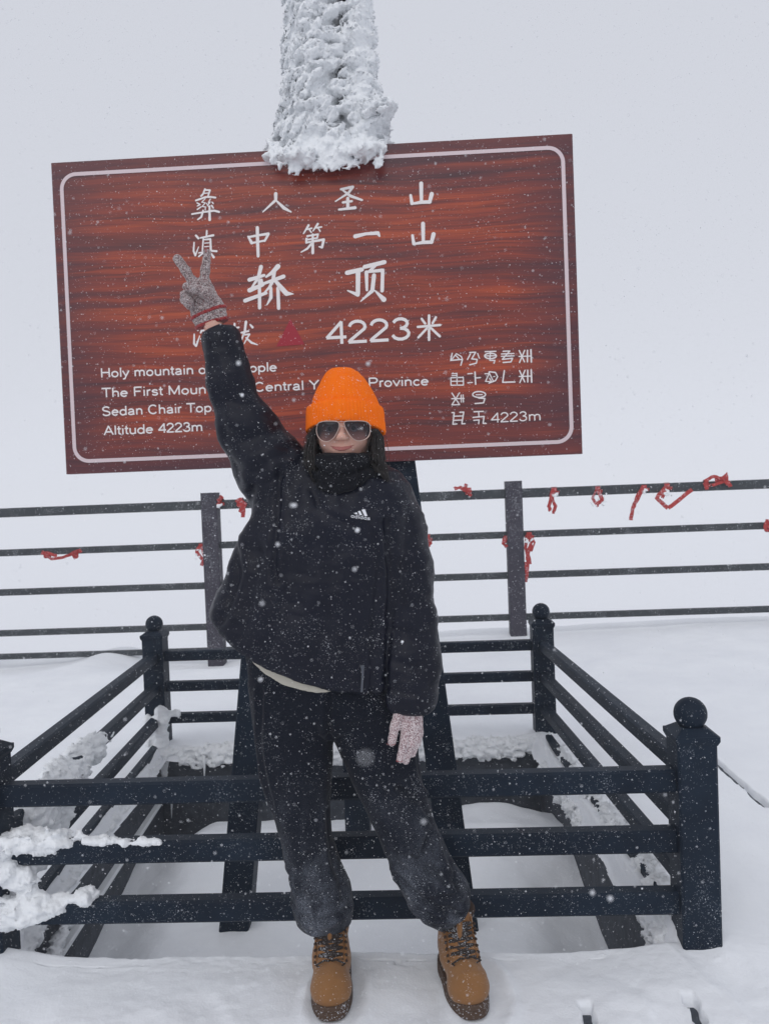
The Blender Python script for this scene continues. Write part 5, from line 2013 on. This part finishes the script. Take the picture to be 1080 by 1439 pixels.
# ------------------------------------------------------------------ falling snow
def flakes(n, ylo, yhi, rlo, rhi, rng):
    """small six sided grains of snow, spread evenly in the air"""
    y = (rng.random(n) * (yhi ** 3 - ylo ** 3) + ylo ** 3) ** (1 / 3)
    x = (rng.random(n) - .5) * 1.35 * y - .04 * y
    z = CAMZ + (rng.random(n) - .53) * 1.55 * y
    keep = z > 0.03
    c = np.stack([x, y, z], 1)[keep]
    n = len(c)
    r = rlo + (rhi - rlo) * rng.random(n) ** 2.2
    base = np.array([(1, 0, 0), (-1, 0, 0), (0, 1, 0), (0, -1, 0), (0, 0, 1), (0, 0, -1)], float)
    sc = rng.uniform(.55, 1.15, (n, 6, 1))
    V = c[:, None] + base[None] * sc * r[:, None, None]
    tri = np.array([(0, 2, 4), (2, 1, 4), (1, 3, 4), (3, 0, 4), (2, 0, 5), (1, 2, 5), (3, 1, 5), (0, 3, 5)])
    T = tri[None] + (np.arange(n) * 6)[:, None, None]
    return V.reshape(-1, 3), T.reshape(-1, 3)


rg = np.random.default_rng(5)
Vs, Ts, b = [], [], 0
for args in ((60000, .5, 2.35, .0003, .0011), (9000, 2.2, 3.2, .0004, .0013), (14000, 3.0, 7.0, .0008, .002), (500, .7, 2.2, .0010, .0018)):
    V, T = flakes(*args, rg)
    Vs.append(V)
    Ts.append(T + b)
    b += len(V)
# a few flakes drifting past close to the lens, soft because they are out of focus
near = []
for px_, py_, Y_, r_ in ((513, 1065, .14, .00060), (502, 745, .62, .0020), (410, 710, .45, .0011), (390, 765, .5, .0013), (498, 800, .45, .0011), (368, 848, .4, .0010), (366, 955, .45, .0012), (517, 511, .5, .0012),
                         (414, 710, .5, .0014), (340, 555, .8, .0020), (335, 510, .5, .0014), (565, 902, 1.1, .0022), (595, 1155, .35, .0009), (832, 1255, .42, .0012), (857, 1263, .40, .0013)):
    near.append((atY(px_, py_, Y_), r_))
ic = np.array([(0, 0, 1), *[(math.cos(a) * .9, math.sin(a) * .9, .44) for a in np.arange(5) * 1.2566], *[(math.cos(a) * .9, math.sin(a) * .9, -.44) for a in np.arange(5) * 1.2566 + .628], (0, 0, -1)])
it = [(0, 1 + i, 1 + (i + 1) % 5) for i in range(5)] + [(1 + i, 6 + i, 1 + (i + 1) % 5) for i in range(5)] + [(6 + i, 6 + (i + 1) % 5, 1 + (i + 1) % 5) for i in range(5)] + [(11, 6 + (i + 1) % 5, 6 + i) for i in range(5)]
for c_, r_ in near:
    Vs.append(c_ + ic * r_)
    Ts.append(np.array(it) + b)
    b += 12
m = M['flake'] = mat('snowflake', (0.93, 0.94, 0.96), 0.8, 0.0)
tl_ = nd(m, 'ShaderNodeBsdfTranslucent')
tl_.inputs['Color'].default_value = (0.95, 0.96, 0.98, 1)
mxs = nd(m, 'ShaderNodeMixShader')
mxs.inputs['Fac'].default_value = 0.5
om_ = [n for n in m.node_tree.nodes if n.type == 'OUTPUT_MATERIAL'][0]
lk(m, B(m).outputs[0], mxs.inputs[1])
lk(m, tl_.outputs[0], mxs.inputs[2])
lk(m, mxs.outputs[0], om_.inputs['Surface'])
o = link_mesh('snow', quad_mesh('snow', np.concatenate(Vs), np.concatenate(Ts), smooth=False), M['flake'])
tag(o, 'fine white snowflakes falling through the air', kind='stuff')

# ------------------------------------------------------------------ the cloud the summit stands in
hz = MB()
hz.add([(x, y, z) for x in (-64, 64) for y in (-62, 66) for z in (-36, 4.6)],
       [(0, 1, 3, 2), (4, 6, 7, 5), (0, 4, 5, 1), (2, 3, 7, 6), (0, 2, 6, 4), (1, 5, 7, 3)])
mh = bpy.data.materials.new('haze')
mh.use_nodes = True
mh.node_tree.nodes.clear()
oo = mh.node_tree.nodes.new('ShaderNodeOutputMaterial')
pv = mh.node_tree.nodes.new('ShaderNodeVolumePrincipled')
pv.inputs['Color'].default_value = (0.96, 0.97, 1.0, 1)
pv.inputs['Density'].default_value = 0.0045
pv.inputs['Anisotropy'].default_value = 0.0
mh.node_tree.links.new(pv.outputs[0], oo.inputs['Volume'])
hzo = hz.build('haze', mh)
tag(hzo, 'pale cloud filling the air round the summit', kind='stuff')
